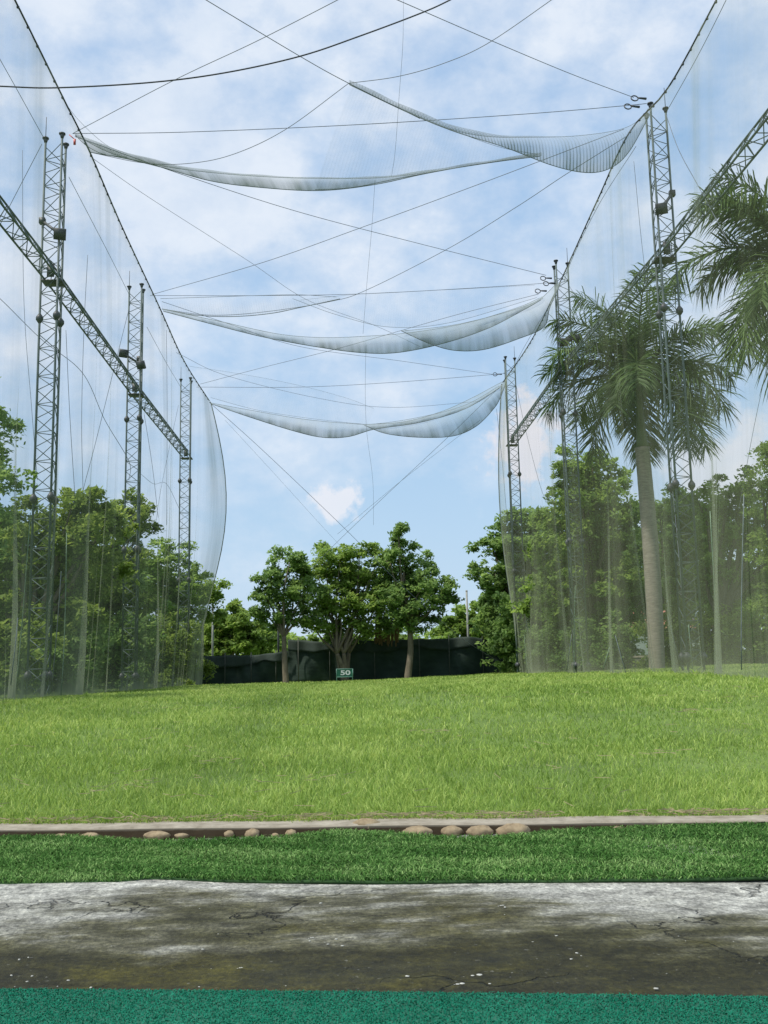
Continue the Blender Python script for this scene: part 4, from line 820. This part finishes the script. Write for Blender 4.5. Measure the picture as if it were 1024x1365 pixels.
for z in (0.05, 0.18, 0.31):
    for s in (-1, 1):
        g.box((c[0], 30.5+s*0.16, 0.47+z), (0.36, 0.02, 0.09)); g.box((c[0]+s*0.19, 30.5, 0.47+z), (0.02, 0.34, 0.09))
g.box((c[0], 30.5, 0.49), (0.34, 0.3, 0.02)); g.build('slats', STEELD, root, smooth=False)
g = MB()
for s in (-1, 1):
    for t in (-1, 1): g.box((c[0]+s*0.17, 30.5+t*0.14, 0.67), (0.03, 0.03, 0.4))
g.build('corner_posts', STEELD, root, smooth=False)
# ------------------------------------------------------------------ sky and sun
SUN_EL, SUN_AZ = math.radians(58), math.radians(-112)     # azimuth measured from +Y towards +X
w = bpy.data.worlds.new('World'); S.world = w; w.use_nodes = True; nt = w.node_tree
bg = nt.nodes['Background']; sk = nt.nodes.new('ShaderNodeTexSky'); sk.sky_type = 'NISHITA'; sk.sun_disc = False
sk.sun_elevation = SUN_EL; sk.sun_rotation = SUN_AZ; sk.air_density = 1.0; sk.dust_density = 1.2; sk.ozone_density = 1.5
tcg = nt.nodes.new('ShaderNodeTexCoord').outputs['Generated']
sp = nt.nodes.new('ShaderNodeSeparateXYZ'); nt.links.new(tcg, sp.inputs[0])
el = sp.outputs[2]
n1 = noise(nt, 4.2, 7, 0.55, vec=tcg, mapscale=(1, 1, 1.5)); n2 = noise(nt, 1.9, 3, 0.5, vec=tcg, mapscale=(1, 1, 1.5)); n3 = noise(nt, 11.0, 6, 0.6, vec=tcg, mapscale=(1, 1, 1.4))
cover = mth(nt, 'ADD', mth(nt, 'MULTIPLY', n1, 0.9), mth(nt, 'MULTIPLY', n2, 0.7)); cover = mth(nt, 'ADD', cover, mth(nt, 'MULTIPLY', n3, 0.7))
hi = ramp(nt, el, [(0.18, (0, 0, 0)), (0.52, (1, 1, 1))])
cover = mth(nt, 'ADD', cover, mth(nt, 'MULTIPLY_ADD', hi, 0.26, -1.0))
cf = ramp(nt, cover, [(0.08, (0.05, 0.05, 0.05)), (0.26, (0.42, 0.42, 0.42)), (0.50, (0.95, 0.95, 0.95))])
blue = ramp(nt, el, [(0.0, (6.0, 7.6, 9.2)), (0.14, (5.0, 7.1, 9.3)), (0.34, (3.5, 5.9, 8.9)), (0.6, (2.8, 5.0, 8.3))])   # thin high haze over the blue
thin = mixc(nt, 0.88, sk.outputs[0], blue)
cloudc = ramp(nt, n3, [(0.35, (6.3, 7.4, 9.0)), (0.65, (8.0, 8.7, 9.7))])
c = mixc(nt, cf, thin, cloudc)
# two cumulus banks low over the trees
def cumulus(px, py, rx, rz, seed):
    d0 = R @ cdir(px, py); d0 = d0/np.linalg.norm(d0)
    sb = N(nt, 'ShaderNodeVectorMath', operation='SUBTRACT'); nt.links.new(tcg, sb.inputs[0]); sb.inputs[1].default_value = tuple(d0)
    ml = N(nt, 'ShaderNodeVectorMath', operation='MULTIPLY'); nt.links.new(sb.outputs[0], ml.inputs[0]); ml.inputs[1].default_value = (1/rx, 1/max(rx, rz), 1/rz)
    ln = N(nt, 'ShaderNodeVectorMath', operation='LENGTH'); nt.links.new(ml.outputs[0], ln.inputs[0])
    mp = nt.nodes.new('ShaderNodeMapping'); mp.inputs['Location'].default_value = (seed, seed, 0); nt.links.new(tcg, mp.inputs[0])
    nn = noise(nt, 34, 7, 0.62, vec=mp.outputs[0])
    v = mth(nt, 'ADD', ln.outputs['Value'], mth(nt, 'MULTIPLY_ADD', nn, 2.6, -1.3))
    return v
v = cumulus(455, 668, 0.032, 0.022, 1.3); c = mixc(nt, ramp(nt, v, [(0.6, (0.75, 0.75, 0.75)), (1.05, (0, 0, 0))]), c, (8.9, 8.9, 9.4))
v = cumulus(700, 590, 0.036, 0.046, 4.1); c = mixc(nt, ramp(nt, v, [(0.60, (0.7, 0.7, 0.7)), (0.98, (0, 0, 0))]), c, (8.8, 8.3, 8.5))
v = cumulus(960, 620, 0.06, 0.05, 7.7); c = mixc(nt, ramp(nt, v, [(0.4, (0.5, 0.5, 0.5)), (1.1, (0, 0, 0))]), c, (9.0, 8.7, 8.8))
nt.links.new(c, bg.inputs[0]); bg.inputs[1].default_value = 0.10
sl_ = bpy.data.lights.new('sun', 'SUN'); sl_.energy = 4.3; sl_.angle = math.radians(3); sl_.color = (1.0, 0.95, 0.86)
so = bpy.data.objects.new('sun', sl_); COL.objects.link(so)
sd = Vector((math.sin(SUN_AZ)*math.cos(SUN_EL), math.cos(SUN_AZ)*math.cos(SUN_EL), math.sin(SUN_EL)))
so.rotation_euler = sd.to_track_quat('Z', 'Y').to_euler(); so.location = (0, 0, 30)
S.view_settings.view_transform = 'Standard'; S.view_settings.look = 'None'; S.view_settings.exposure = 0.0; S.view_settings.gamma = 1.0
S.render.engine = 'CYCLES'; S.cycles.transparent_max_bounces = 48; S.cycles.max_bounces = 6
S.render.resolution_x = 768; S.render.resolution_y = 1024
